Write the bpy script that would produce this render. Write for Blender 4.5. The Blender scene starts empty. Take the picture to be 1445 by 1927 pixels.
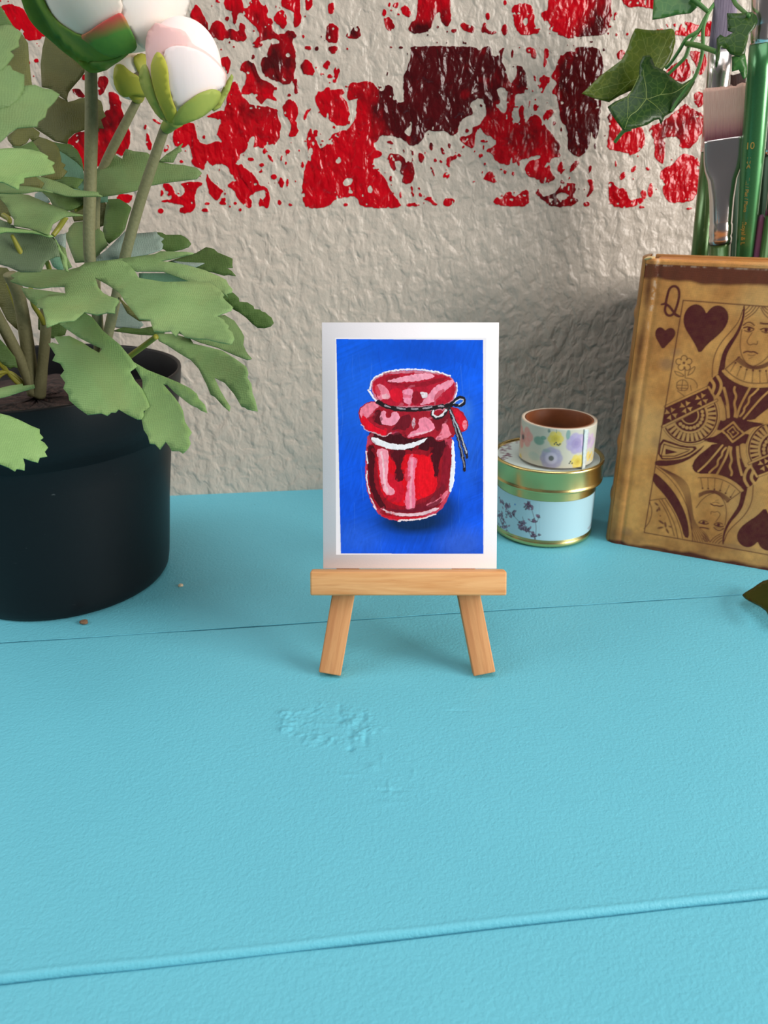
import bpy, bmesh, math, random
import numpy as np
from mathutils import Vector, Matrix
from mathutils.geometry import delaunay_2d_cdt

random.seed(4)
SC = bpy.context.scene
COL = SC.collection

# ------------------------------------------------------------------ camera model (metres)
F_PX, PITCH, CAM_H = 1420.0, math.radians(23.8), 0.170
CX, CY = 722.5, 963.5
AX_R = np.array([1.0, 0, 0]); AX_F = np.array([0, math.cos(PITCH), -math.sin(PITCH)]); AX_U = np.array([0, math.sin(PITCH), math.cos(PITCH)])
EYE = np.array([0, 0, CAM_H])

def ray(x, y): return AX_F + AX_R * (x - CX) / F_PX - AX_U * (y - CY) / F_PX
def on_z(x, y, z=0.0):
    d = ray(x, y); return EYE + d * ((z - CAM_H) / d[2])
def at_y(x, y, Y):
    d = ray(x, y); return EYE + d * (Y / d[1])
def on_plane(x, y, P0, n):
    d = ray(x, y); return EYE + d * (np.dot(P0 - EYE, n) / np.dot(d, n))
def px_size(Y, z=0.1):                       # metres per photo pixel at a given distance
    return float(np.dot(np.array([0, Y, z]) - EYE, AX_F)) / F_PX

def Z(x0, y0, s):                            # survey notes were taken on enlarged crops
    return lambda pts: [(x0 + p[0] / s, y0 + p[1] / s) for p in pts]

# ------------------------------------------------------------------ object helpers
def link(o, parent=None):
    COL.objects.link(o)
    if parent is not None: o.parent = parent
    return o
def tag(o, label=None, cat=None, group=None, kind=None):
    if label: o['label'] = label
    if cat: o['category'] = cat
    if group: o['group'] = group
    if kind: o['kind'] = kind
    return o
def empty(name, loc, label, cat, group=None):
    o = bpy.data.objects.new(name, None); o.location = loc; o.empty_display_size = .01
    link(o); return tag(o, label, cat, group)
def mesh_obj(name, verts, faces, mat, parent=None, smooth=True, matrix=None):
    off = parent.location if (parent is not None and matrix is None) else (0, 0, 0)
    me = bpy.data.meshes.new(name)
    me.from_pydata([(float(v[0]) - off[0], float(v[1]) - off[1], float(v[2]) - off[2]) for v in verts], [], faces)
    bm = bmesh.new(); bm.from_mesh(me); bmesh.ops.recalc_face_normals(bm, faces=bm.faces); bm.to_mesh(me); bm.free()
    if smooth: me.polygons.foreach_set('use_smooth', [True] * len(me.polygons))
    if mat: me.materials.append(mat)
    o = bpy.data.objects.new(name, me); link(o, parent)
    if matrix is not None:
        o.matrix_local = matrix if parent is None else Matrix.Translation(parent.location).inverted() @ matrix
    return o
def box(name, c, ax, half, mat, parent=None, bevel=0.0006, seg=2):
    """box with axes ax (3 unit vectors) and half sizes, softly worn edges"""
    bm = bmesh.new(); bmesh.ops.create_cube(bm, size=2)
    for v in bm.verts: v.co = Vector((v.co.x * half[0], v.co.y * half[1], v.co.z * half[2]))
    if bevel: bmesh.ops.bevel(bm, geom=bm.edges[:], offset=bevel, segments=seg, affect='EDGES', profile=.6)
    me = bpy.data.meshes.new(name); bm.to_mesh(me); bm.free(); me.materials.append(mat)
    me.polygons.foreach_set('use_smooth', [True] * len(me.polygons))
    m = Matrix([[ax[0][i], ax[1][i], ax[2][i], c[i]] for i in range(3)] + [[0, 0, 0, 1]])
    o = bpy.data.objects.new(name, me); link(o, parent)
    o.matrix_local = m if parent is None else Matrix.Translation(parent.location).inverted() @ m
    return o
def lathe(name, prof, mat, loc, parent=None, n=96):
    vs, fs = [], []
    for r, z in prof:
        for k in range(n):
            a = 2 * math.pi * k / n; vs.append((loc[0] + r * math.cos(a), loc[1] + r * math.sin(a), loc[2] + z))
    for i in range(len(prof) - 1):
        for k in range(n):
            k2 = (k + 1) % n; fs.append((i * n + k, i * n + k2, (i + 1) * n + k2, (i + 1) * n + k))
    return mesh_obj(name, vs, fs, mat, parent)
def catmull(P, m=8):
    P = [np.array(p, float) for p in P]; Q = []
    for i in range(len(P) - 1):
        p0, p1, p2, p3 = P[max(i - 1, 0)], P[i], P[i + 1], P[min(i + 2, len(P) - 1)]
        for k in range(m):
            t = k / m
            Q.append(.5 * (2 * p1 + (p2 - p0) * t + (2 * p0 - 5 * p1 + 4 * p2 - p3) * t * t + (3 * p1 - p0 - 3 * p2 + p3) * t ** 3))
    Q.append(P[-1]); return Q
def tube(name, P, rad, mat, parent=None, n=12, m=8):
    Q = catmull(P, m); N = len(Q); vs, fs = [], []
    rr = np.interp(np.linspace(0, 1, N), np.linspace(0, 1, len(rad)), rad)
    up = np.array([.3, -1, .2])
    for i in range(N):
        t = Q[min(i + 1, N - 1)] - Q[max(i - 1, 0)]; t /= np.linalg.norm(t) + 1e-12
        a = np.cross(t, up); a /= np.linalg.norm(a) + 1e-12; b = np.cross(t, a)
        for k in range(n):
            an = 2 * math.pi * k / n; vs.append(Q[i] + rr[i] * (math.cos(an) * a + math.sin(an) * b))
    for i in range(N - 1):
        for k in range(n):
            k2 = (k + 1) % n; fs.append((i * n + k, i * n + k2, (i + 1) * n + k2, (i + 1) * n + k))
    fs.append(tuple(range(n))); fs.append(tuple(range((N - 1) * n, N * n)))
    return mesh_obj(name, vs, fs, mat, parent)

# ------------------------------------------------------------------ little drawing engine (numpy) for printed / painted surfaces
def vnoise(shape, cell, seed, octaves=3):
    rng = np.random.default_rng(seed); out = np.zeros(shape); amp = 1; tot = 0
    for o in range(octaves):
        c = cell if np.ndim(cell) else (cell, cell)
        c = (max(c[0] / 2 ** o, 1.0), max(c[1] / 2 ** o, 1.0))
        gh, gw = int(shape[0] / c[0]) + 3, int(shape[1] / c[1]) + 3
        g = rng.random((gh, gw))
        yy = np.arange(shape[0]) / c[0]; xx = np.arange(shape[1]) / c[1]
        y0 = yy.astype(int); x0 = xx.astype(int); fy = yy - y0; fx = xx - x0
        fy = (fy * fy * (3 - 2 * fy))[:, None]; fx = (fx * fx * (3 - 2 * fx))[None]
        a = g[np.ix_(y0, x0)]; b = g[np.ix_(y0, x0 + 1)]; c_ = g[np.ix_(y0 + 1, x0)]; d = g[np.ix_(y0 + 1, x0 + 1)]
        out += amp * ((a * (1 - fx) + b * fx) * (1 - fy) + (c_ * (1 - fx) + d * fx) * fy); tot += amp; amp *= .5
    return out / tot
def chaikin(P, it=2, closed=True):
    P = np.array(P, float)
    for _ in range(it):
        if closed:
            Q = np.roll(P, -1, 0); P = np.stack([.75 * P + .25 * Q, .25 * P + .75 * Q], 1).reshape(-1, 2)
        else:
            A, B = P[:-1], P[1:]; P = np.concatenate([P[:1], np.stack([.75 * A + .25 * B, .25 * A + .75 * B], 1).reshape(-1, 2), P[-1:]])
    return P
def blur(a, r):
    """gaussian-like blur by repeated box filters"""
    r = int(round(r))
    if r < 1: return a
    for _ in range(2):
        for ax in (0, 1):
            p = np.concatenate([np.repeat(np.take(a, [0], ax), r, ax), a, np.repeat(np.take(a, [-1], ax), r + 1, ax)], ax)
            c = np.cumsum(p, ax); n = a.shape[ax]
            a = (np.take(c, range(2 * r, 2 * r + n), ax) - np.take(c, range(0, n), ax)) / (2 * r)
    return a
class Canvas:
    """regular grid; X, Y give each cell's coordinate in the surface's own (mm) system"""
    def __init__(s, x0, x1, y0, y1, step):
        s.nx = int(round((x1 - x0) / step)) + 1; s.ny = int(round((y1 - y0) / step)) + 1
        s.x = np.linspace(x0, x1, s.nx); s.y = np.linspace(y0, y1, s.ny)
        s.x0, s.y0, s.step = x0, y0, step
        s.GX, s.GY = np.meshgrid(s.x, s.y); s.WX, s.WY = s.GX, s.GY
    def warp(s, amp, cell, seed):
        s.WX = s.GX + amp * (vnoise(s.GX.shape, cell, seed) - .5) * 2; s.WY = s.GY + amp * (vnoise(s.GX.shape, cell, seed + 50) - .5) * 2
    def _win(s, P, m):
        lo = P.min(0) - m; hi = P.max(0) + m
        i0 = max(int((lo[0] - s.x0) / s.step), 0); i1 = min(int((hi[0] - s.x0) / s.step) + 2, s.nx)
        j0 = max(int((lo[1] - s.y0) / s.step), 0); j1 = min(int((hi[1] - s.y0) / s.step) + 2, s.ny)
        return (slice(j0, j1), slice(i0, i1)) if i1 > i0 and j1 > j0 else None
    def poly(s, P, m=2.0):
        """anti-aliased coverage of a closed polygon -> (window, alpha)"""
        P = np.asarray(P, float); w = s._win(P, m)
        if w is None: return None, None
        acc = 0; sub = ((-.25, -.25), (.25, -.25), (-.25, .25), (.25, .25))
        for ox, oy in sub:
            x = s.WX[w] + ox * s.step; y = s.WY[w] + oy * s.step; ins = np.zeros(x.shape, bool)
            for (xa, ya), (xb, yb) in zip(P, np.roll(P, -1, 0)):
                if ya == yb: continue
                c = (ya > y) != (yb > y)
                ins ^= c & (x < (xb - xa) * (y - ya) / (yb - ya) + xa)
            acc = acc + ins
        return w, acc / 4.0
    def line(s, P, width, m=1.0):
        P = np.asarray(P, float); hw = width / 2; w = s._win(P, hw + m)
        if w is None: return None, None
        x, y = s.WX[w], s.WY[w]; d = np.full(x.shape, 1e9)
        for (xa, ya), (xb, yb) in zip(P[:-1], P[1:]):
            dx, dy = xb - xa, yb - ya; L = dx * dx + dy * dy + 1e-12
            t = np.clip(((x - xa) * dx + (y - ya) * dy) / L, 0, 1)
            d = np.minimum(d, np.hypot(x - xa - t * dx, y - ya - t * dy))
        return w, np.clip((hw - d) / s.step + .5, 0, 1)
    def ell(s, c, rx, ry, soft=0.0, rot=0.0):
        m = max(rx, ry) * (1 + soft) ; w = s._win(np.array([c]), m + 1)
        if w is None: return None, None
        x, y = s.WX[w] - c[0], s.WY[w] - c[1]
        if rot: x, y = x * math.cos(rot) + y * math.sin(rot), -x * math.sin(rot) + y * math.cos(rot)
        d = np.sqrt((x / rx) ** 2 + (y / ry) ** 2)
        e = max(soft, s.step / min(rx, ry))
        return w, np.clip((1 - d) / e + .5, 0, 1)

def lin(c):
    c = np.array(c, float) / 255.0
    return np.where(c <= .04045, c / 12.92, ((c + .055) / 1.055) ** 2.4)
def grid_mesh(name, pts, nx, ny, mat, parent=None, attrs=None, cols=None, back=None, flip=False):
    """pts (ny*nx,3) world points; attrs: dict float arrays; cols: dict (n,3) linear colours; back: vector to give the sheet real thickness"""
    n = nx * ny
    i = np.arange(n).reshape(ny, nx)
    q = np.stack([i[:-1, :-1], i[:-1, 1:], i[1:, 1:], i[1:, :-1]], -1).reshape(-1, 4)
    if flip: q = q[:, ::-1]
    loop = np.concatenate([i[0, :], i[1:, -1], i[-1, -2::-1], i[-2:0:-1, 0]])
    off = np.array(parent.location) if parent is not None else np.zeros(3)
    V = pts - off
    nb = 0
    if back is not None:
        nb = len(loop); B = V[loop] + np.asarray(back); V = np.concatenate([V, B]); k = np.arange(nb); k2 = (k + 1) % nb
        sk = np.stack([loop[k2], loop[k], n + k, n + k2], -1)
        if flip: sk = sk[:, ::-1]
        q = np.concatenate([q, sk])
    me = bpy.data.meshes.new(name)
    nf = len(q); extra = nb
    me.vertices.add(len(V)); me.vertices.foreach_set('co', V.astype(np.float32).ravel())
    nl = nf * 4 + extra; me.loops.add(nl)
    li = q.ravel()
    if extra:
        ng = n + (np.arange(nb) if flip else np.arange(nb)[::-1]); li = np.concatenate([li, ng[::-1] if not flip else ng])
    me.loops.foreach_set('vertex_index', li.astype(np.int32))
    me.polygons.add(nf + (1 if extra else 0))
    ls = np.arange(nf) * 4
    if extra: ls = np.concatenate([ls, [nf * 4]])
    me.polygons.foreach_set('loop_start', ls.astype(np.int32))
    sm = np.ones(len(ls), bool); sm[(nx - 1) * (ny - 1):] = False
    me.update(calc_edges=True)
    me.polygons.foreach_set('use_smooth', sm)
    for k, a in (attrs or {}).items():
        at = me.attributes.new(k, 'FLOAT', 'POINT'); v = np.zeros(len(V), np.float32); v[:n] = a.ravel(); at.data.foreach_set('value', v)
    for k, a in (cols or {}).items():
        at = me.attributes.new(k, 'FLOAT_COLOR', 'POINT'); v = np.ones((len(V), 4), np.float32); v[:n, :3] = a.reshape(-1, 3)
        if nb: v[n:, :3] = v[loop, :3]
        at.data.foreach_set('color', v.ravel())
    me.materials.append(mat); me.validate()
    o = bpy.data.objects.new(name, me); return link(o, parent)

# ------------------------------------------------------------------ materials
class NT:
    def __init__(s, name):
        s.m = bpy.data.materials.new(name); s.m.use_nodes = True; s.t = s.m.node_tree; s.t.nodes.clear()
        s.out = s.t.nodes.new('ShaderNodeOutputMaterial'); s.b = s.t.nodes.new('ShaderNodeBsdfPrincipled')
        s.t.links.new(s.b.outputs[0], s.out.inputs[0]); s._tc = None
    def n(s, t, **kw):
        nd = s.t.nodes.new('ShaderNode' + t)
        for k, v in kw.items():
            if hasattr(nd, k) and k not in nd.inputs: setattr(nd, k, v)
            else: nd.inputs[k].default_value = v
        return nd
    def l(s, a, b): s.t.links.new(a, b)
    def tc(s, which='Object'):
        if s._tc is None: s._tc = s.n('TexCoord')
        return s._tc.outputs[which]
    def mapping(s, scale=(1, 1, 1), which='Object', rot=(0, 0, 0)):
        mp = s.n('Mapping'); mp.inputs['Scale'].default_value = scale; mp.inputs['Rotation'].default_value = rot; s.l(s.tc(which), mp.inputs[0]); return mp.outputs[0]
    def noise(s, scale, detail=2, rough=.5, dist=0, vec=None):
        nd = s.n('TexNoise'); nd.inputs['Scale'].default_value = scale; nd.inputs['Detail'].default_value = detail
        nd.inputs['Roughness'].default_value = rough; nd.inputs['Distortion'].default_value = dist
        s.l(vec if vec is not None else s.tc(), nd.inputs['Vector']); return nd.outputs['Fac']
    def ramp(s, fac, stops, interp='LINEAR'):
        nd = s.n('ValToRGB'); e = nd.color_ramp.elements; nd.color_ramp.interpolation = interp
        while len(e) < len(stops): e.new(.5)
        for k, (p, c) in enumerate(stops): e[k].position = p; e[k].color = (c, c, c, 1) if np.ndim(c) == 0 else (*[float(x) for x in c[:3]], 1)
        s.l(fac, nd.inputs[0]); return nd.outputs[0]
    def mix(s, fac, a, b, blend='MIX'):
        nd = s.n('Mix'); nd.data_type = 'RGBA'; nd.blend_type = blend
        for inp, v in ((nd.inputs[0], fac), (nd.inputs[6], a), (nd.inputs[7], b)):
            if hasattr(v, 'links') or hasattr(v, 'is_linked'): s.l(v, inp)
            else: inp.default_value = v if np.ndim(v) == 0 else (*[float(x) for x in v[:3]], 1)
        return nd.outputs[2]
    def math(s, op, a, b=0.0, c=None):
        nd = s.n('Math'); nd.operation = op
        for inp, v in zip(nd.inputs, (a, b, c)):
            if v is None: continue
            if hasattr(v, 'is_linked'): s.l(v, inp)
            else: inp.default_value = v
        return nd.outputs[0]
    def attr(s, name, out='Fac'):
        nd = s.n('Attribute'); nd.attribute_name = name; return nd.outputs[out]
    def bump(s, h, dist, strength=1.0, prev=None):
        nd = s.n('Bump'); nd.inputs['Distance'].default_value = dist; nd.inputs['Strength'].default_value = strength
        s.l(h, nd.inputs['Height'])
        if prev is not None: s.l(prev, nd.inputs['Normal'])
        return nd.outputs[0]
    def set(s, color=None, rough=None, metal=None, normal=None, spec=None, **kw):
        for k, v in (('Base Color', color), ('Roughness', rough), ('Metallic', metal), ('Normal', normal), ('Specular IOR Level', spec)):
            if v is None: continue
            if hasattr(v, 'is_linked'): s.l(v, s.b.inputs[k])
            else: s.b.inputs[k].default_value = v if np.ndim(v) == 0 else (*[float(x) for x in v[:3]], 1)
        for k, v in kw.items(): s.b.inputs[k.replace('_', ' ')].default_value = v
        return s.m
WORLD, KEY, FILL, TOP_FILL, EXPO = .10, 28.0, 8.5, 11.5, 0.0
KEY_S = .75
KEY_AT, FILL_AT, TOP_FILL_AT = (1.3, -.42, .52), (-1.2, .0, .95), (.1, -.15, 1.7)

# ================================================================== THE WALL (plaster with stencilled red brick paint)
WY = math.radians(6.5)
P_W = on_z(464, 927); D_W = np.array([math.cos(WY), math.sin(WY), 0]); N_W = np.array([math.sin(WY), -math.cos(WY), 0])
def wall_uv(pts):
    out = []
    for x, y in pts:
        P = on_plane(x, y, P_W, N_W); out.append((np.dot(P - P_W, D_W) * 1000, P[2] * 1000))
    return np.array(out)
A = Z(440, 0, 2.189); B = Z(300, 0, 4.516); C = Z(260, 200, 4.25); D = Z(560, 60, 4.25); E = Z(860, 60, 4.516); R = Z(1060, 0, 3.753); L = Z(0, 0, 4.588)
PAINT = [   # outlines of the red paint left by the brick stencil
 B([(240,180),(300,30),(330,40),(410,170),(430,260),(455,180),(490,165),(555,200),(580,260),(610,235),(690,270),(680,200),(710,180),(740,215),(735,270),(757,335),(640,345),(560,315),(530,340),(440,300),(410,355),(300,260)]),
 B([(555,-60),(560,75),(600,80),(635,140),(625,200),(655,205),(675,120),(710,100),(760,160),(850,245),(855,310),(775,370),(800,405),(905,380),(845,345),(990,320),(1020,335),(1015,365),(930,385),(935,445),(860,510),(890,640),(930,650),(1100,730),(1160,620),(1165,440),(1120,320),(1180,310),(1145,250),(1090,255),(1050,280),(1000,280),(960,220),(975,165),(915,140),(935,60),(880,40),(850,0),(830,-60),(770,-40),(765,20),(735,70),(715,40),(700,-60)]),
 B([(965,165),(1010,90),(1060,70),(1090,150),(1085,215),(1050,240),(1000,190)]),
 B([(1040,-60),(1040,50),(1075,55),(1150,110),(1140,220),(1170,230),(1220,165),(1195,70),(1205,-60)]),
 B([(1245,-60),(1245,80),(1265,90),(1310,65),(1300,-60)]),
 B([(510,520),(540,470),(600,480),(608,590),(575,640),(560,560)]),
 B([(690,600),(695,540),(740,505),(800,520),(830,600),(870,670),(950,690),(990,740),(960,800),(1005,840),(990,860),(940,830),(890,850),(870,885),(830,830),(790,770),(760,800),(700,800),(695,765),(740,690),(735,610)]),
 B([(1205,530),(1270,505),(1300,540),(1330,635),(1245,640),(1205,580)]),
 B([(1130,665),(1180,655),(1175,700),(1190,790),(1150,795),(1150,720)]), B([(1075,815),(1110,775),(1130,815)]),
 B([(1045,890),(1090,840),(1130,840),(1170,880),(1195,960),(1150,1030)]) + C([(1275,120),(1290,230),(1195,250),(1230,180),(1225,130),(1170,60)]),
 B([(500,1000),(390,990),(430,970),(520,930),(555,940),(570,840),(610,700),(640,680),(670,700),(690,790),(740,850),(800,890),(870,890),(950,905),(1020,930),(1000,960),(1035,1060)]) + C([(1150,140),(1140,240),(1110,290),(1070,300),(1030,290),(990,340),(960,310),(920,330),(940,240),(920,230),(890,270),(870,360),(810,380),(840,480),(900,520),(960,580),(970,630),(1030,640),(1050,690),(1065,770),(1030,820),(1000,790),(970,800),(965,735),(1010,740),(1025,690),(1010,660),(980,670),(880,720),(920,750),(905,820),(840,780),(790,720),(770,670),(705,630),(765,590),(765,550),(735,530),(735,490),(690,460),(640,455),(600,475),(550,430),(535,500),(500,500),(420,450),(440,390),(405,290),(380,330),(340,320),(280,310),(290,160),(430,120),(465,150),(470,230),(510,300),(560,300),(640,270),(680,290),(650,240),(620,240),(665,150),(650,100),(600,90),(540,85)]),
 C([(330,600),(520,600),(515,630),(480,650),(470,690),(450,720),(465,770),(440,845),(350,855),(325,820),(380,790),(300,770),(190,765),(190,745),(275,745),(265,690),(195,640),(200,615),(260,615),(320,730),(380,690),(375,650)]),
 C([(550,520),(570,580),(640,640),(690,665),(660,720),(630,760),(570,700),(550,600)]), C([(640,770),(680,745),(720,770),(690,790)]), C([(500,835),(530,810),(560,815),(575,845)]),
 C([(60,210),(80,205),(120,300),(110,350),(80,355)]), C([(110,100),(130,95),(200,130),(160,135)]), C([(205,345),(240,285),(260,340),(220,375)]), C([(1030,375),(1070,390),(1090,450),(1050,430)]), C([(1320,110),(1340,40),(1390,10),(1385,25),(1350,60),(1355,95)]),
 D([(45,1390),(40,1240),(60,1080),(95,970),(75,880),(100,750),(125,810),(185,930),(220,910),(250,850),(320,790),(410,780),(470,680),(475,560),(500,510),(460,540),(410,545),(400,500),(410,430),(430,390),(480,405),(580,385),(620,420),(660,470),(700,470),(710,370),(725,420),(770,430),(775,500),(830,540),(860,560),(845,350),(880,290),(910,200),(915,130),(890,115),(1000,105),(1240,110)]) + E([(150,115),(200,160),(215,125),(300,115),(300,210),(340,205),(375,130),(430,125),(395,145),(385,240),(420,330),(450,430),(480,430),(515,340),(505,280),(530,275),(580,310),(605,390),(585,520),(545,520),(500,530),(490,640),(460,690),(500,780),(550,740),(530,690),(530,630),(575,605),(570,740),(600,780),(615,720),(650,700),(700,705),(790,840),(890,960),(870,1010),(890,1060),(820,1060),(790,1100),(800,1190),(850,1230),(810,1270),(720,1290),(690,1250),(610,1220),(575,1150),(620,1090),(720,1060),(690,1040),(640,1055),(560,1080),(500,1110),(430,1130),(330,1100),(300,1030),(240,1000),(320,970),(345,940),(290,880),(240,860),(190,800),(160,850),(160,960),(130,990),(80,960),(30,920),(20,880),(100,885),(135,850),(130,800),(190,795),(230,740),(255,690),(240,590),(200,545),(150,580),(110,600),(150,690),(100,710),(30,750)]) + D([(1290,760),(1290,790),(1240,830),(1180,790),(1130,795),(1040,780),(1010,850),(950,910),(900,900),(840,850),(810,840),(720,820),(660,830),(650,870),(610,880),(620,930),(690,960),(660,1000),(600,1010),(620,1080),(660,1120),(710,1170),(760,1290),(820,1360),(845,1395),(660,1410),(500,1390),(490,1330),(440,1310),(330,1330),(290,1340),(270,1390),(140,1415)]),
 D([(150,560),(145,510),(165,465),(195,480),(245,425),(275,460),(330,455),(380,460),(385,490),(350,500),(410,560),(415,640),(410,740),(330,750),(270,710),(200,670),(165,600)]),
 D([(45,700),(70,620),(115,605),(80,640),(75,690)]), D([(240,125),(290,100),(340,125),(290,185)]), D([(25,260),(60,220),(105,220),(150,340),(70,350)]), D([(195,260),(250,215),(270,245),(240,300)]), D([(290,300),(320,265),(350,290),(330,370),(310,400),(280,390),(300,340)]), D([(230,-30),(270,-90),(330,-40),(330,60),(320,90),(230,78)]), D([(385,20),(440,-30),(500,-55),(520,50),(395,45)]),
 D([(720,970),(800,960),(840,985),(900,1040),(925,1030),(945,1140),(915,1200),(880,1210),(830,1200),(850,1150),(820,1120),(840,1050),(820,1020),(770,1030),(800,1100),(770,1110),(745,1070)]), D([(970,960),(1000,960),(1035,1010),(975,1055)]), D([(1060,890),(1080,875),(1095,920),(1075,955),(1055,920)]), D([(1150,910),(1190,940),(1185,980),(1155,965)]), D([(1190,1010),(1240,985),(1280,975),(1270,1010),(1220,1030),(1230,1080),(1195,1065)]), D([(1060,1070),(1085,1075),(1110,1150),(1090,1140)]), D([(700,870),(740,855),(775,880),(770,905)]), D([(1000,1340),(1070,1305),(1085,1350),(1140,1380),(1080,1390),(1050,1340)]), D([(1170,1330),(1240,1325),(1275,1350),(1220,1390),(1165,1390)]), D([(875,1365),(970,1365),(985,1385),(880,1400)]),
 E([(580,140),(600,120),(660,125),(690,190),(670,225),(640,215),(625,170),(600,180)]), E([(740,140),(790,140),(790,210),(760,290),(738,305),(748,220)]), E([(650,400),(655,360),(670,370),(670,400),(690,410),(740,355),(790,380),(790,420),(755,470),(725,535),(690,430)]), E([(605,650),(625,570),(635,590),(615,640)]), E([(735,690),(780,660),(840,660),(815,715),(770,750),(735,740)]),
 E([(790,395),(850,290),(870,220),(910,190),(1000,130),(1060,118),(1180,125),(1225,150),(1250,270),(1240,350),(1230,640),(1215,760),(1200,900),(1165,910),(1150,820),(1135,920),(1110,1000),(1050,1060),(980,1040),(945,980),(940,800),(890,760),(870,640),(850,530),(800,515),(850,450),(840,400)]),
 E([(960,1200),(975,1110),(1040,1080),(1050,1110),(980,1180)]), E([(850,1160),(880,1090),(910,1100),(920,1160),(890,1220)]), E([(1100,1250),(1155,1245),(1165,1330),(1140,1390),(1095,1400),(1130,1330),(1125,1290)]),
 E([(720,1410),(670,1380),(680,1345),(700,1345),(740,1400),(800,1380),(870,1330),(890,1240),(910,1270),(1000,1280),(1030,1310),(980,1400),(1045,1415),(1000,1470),(880,1485),(780,1470)]),
 E([(300,1455),(340,1395),(380,1425),(410,1370),(460,1340),(475,1390),(510,1400),(550,1350),(600,1335),(625,1360),(620,1470),(480,1485)]), E([(235,1215),(300,1170),(320,1215),(345,1290),(230,1250)]),
 A([(755,-40),(890,-40),(900,80),(880,115),(850,80),(855,40),(830,60),(810,130),(740,138),(720,125),(730,95),(760,70)]), A([(685,30),(710,15),(735,40),(730,70),(700,60)]), A([(625,70),(650,65),(670,120),(640,128),(625,110)]), A([(930,95),(950,90),(990,105),(995,135),(950,130)]), A([(1030,90),(1040,90),(1045,120),(1085,125),(1080,138),(1030,135),(1020,125)]),
 A([(1140,15),(1225,10),(1240,50),(1240,110),(1270,125),(1240,140),(1170,140),(1155,75)]), A([(385,15),(415,5),(420,40),(395,60)]),
 A([(1295,-40),(1400,-40)]) + R([(340,-60),(345,90),(330,180),(310,240),(150,250),(40,265),(-10,250)]) + A([(1300,120),(1310,95),(1270,75),(1270,45),(1300,40)]),
 R([(400,-40),(660,-40),(700,60),(635,60),(560,40),(440,55)]), R([(380,400),(380,370),(420,350),(450,370),(400,430)]),
 R([(640,210),(700,195),(820,220),(830,165),(880,145),(950,170),(1000,180),(1030,140),(1060,150),(1100,200),(1100,260),(900,250),(790,250)]), R([(720,500),(800,440),(870,400),(900,460),(910,520),(850,580),(780,560),(740,540)]), R([(880,360),(960,350),(1020,380),(1010,480),(970,540),(960,480),(920,430)]),
 R([(310,790),(420,800),(560,880),(590,1000),(540,1060),(480,1100),(460,1070),(340,1060),(310,1020),(330,900)]), R([(600,900),(700,860),(800,780),(860,720),(900,760),(1000,800),(1000,900),(920,1040),(820,1050),(830,960),(720,970),(720,1150),(690,1150),(640,1100),(650,1040),(640,980)]), R([(920,650),(980,640),(1020,700),(960,760),(930,720)]),
 R([(700,1180),(780,1160),(820,1100),(870,1080),(980,1120),(960,1400),(800,1440),(740,1420),(700,1350),(720,1280),(680,1260)]), R([(480,1180),(520,1160),(515,1200),(480,1220)]), R([(400,1240),(440,1205),(445,1250),(410,1270)]), R([(320,1290),(350,1270),(380,1320),(450,1330),(470,1420),(530,1390),(580,1400),(540,1450),(440,1470),(330,1450)]),
 L([(-60,90),(0,70),(60,15),(190,55),(230,110),(300,180),(440,290),(330,340),(240,355),(180,260),(110,220),(50,150)]), L([(610,770),(660,750),(720,780),(740,830),(700,840)]), L([(690,680),(750,620),(800,660),(750,690)]), L([(840,680),(880,640),(950,680),(920,740),(880,820),(850,800)]),
 L([(930,800),(970,770),(1040,830),(1060,950),(1130,1120),(1130,1260),(1060,1350),(1000,1320),(830,1450),(720,1500),(690,1300),(580,1240),(600,1180),(680,1125),(740,1125),(840,1130),(900,950),(960,950)]), L([(370,1770),(420,1740),(470,1790),(420,1810)]), L([(830,1830),(870,1780),(920,1770),(960,1800),(910,1870),(860,1870)]), L([(1000,1680),(1150,1660),(1150,1740),(1030,1760)]),
]
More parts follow.
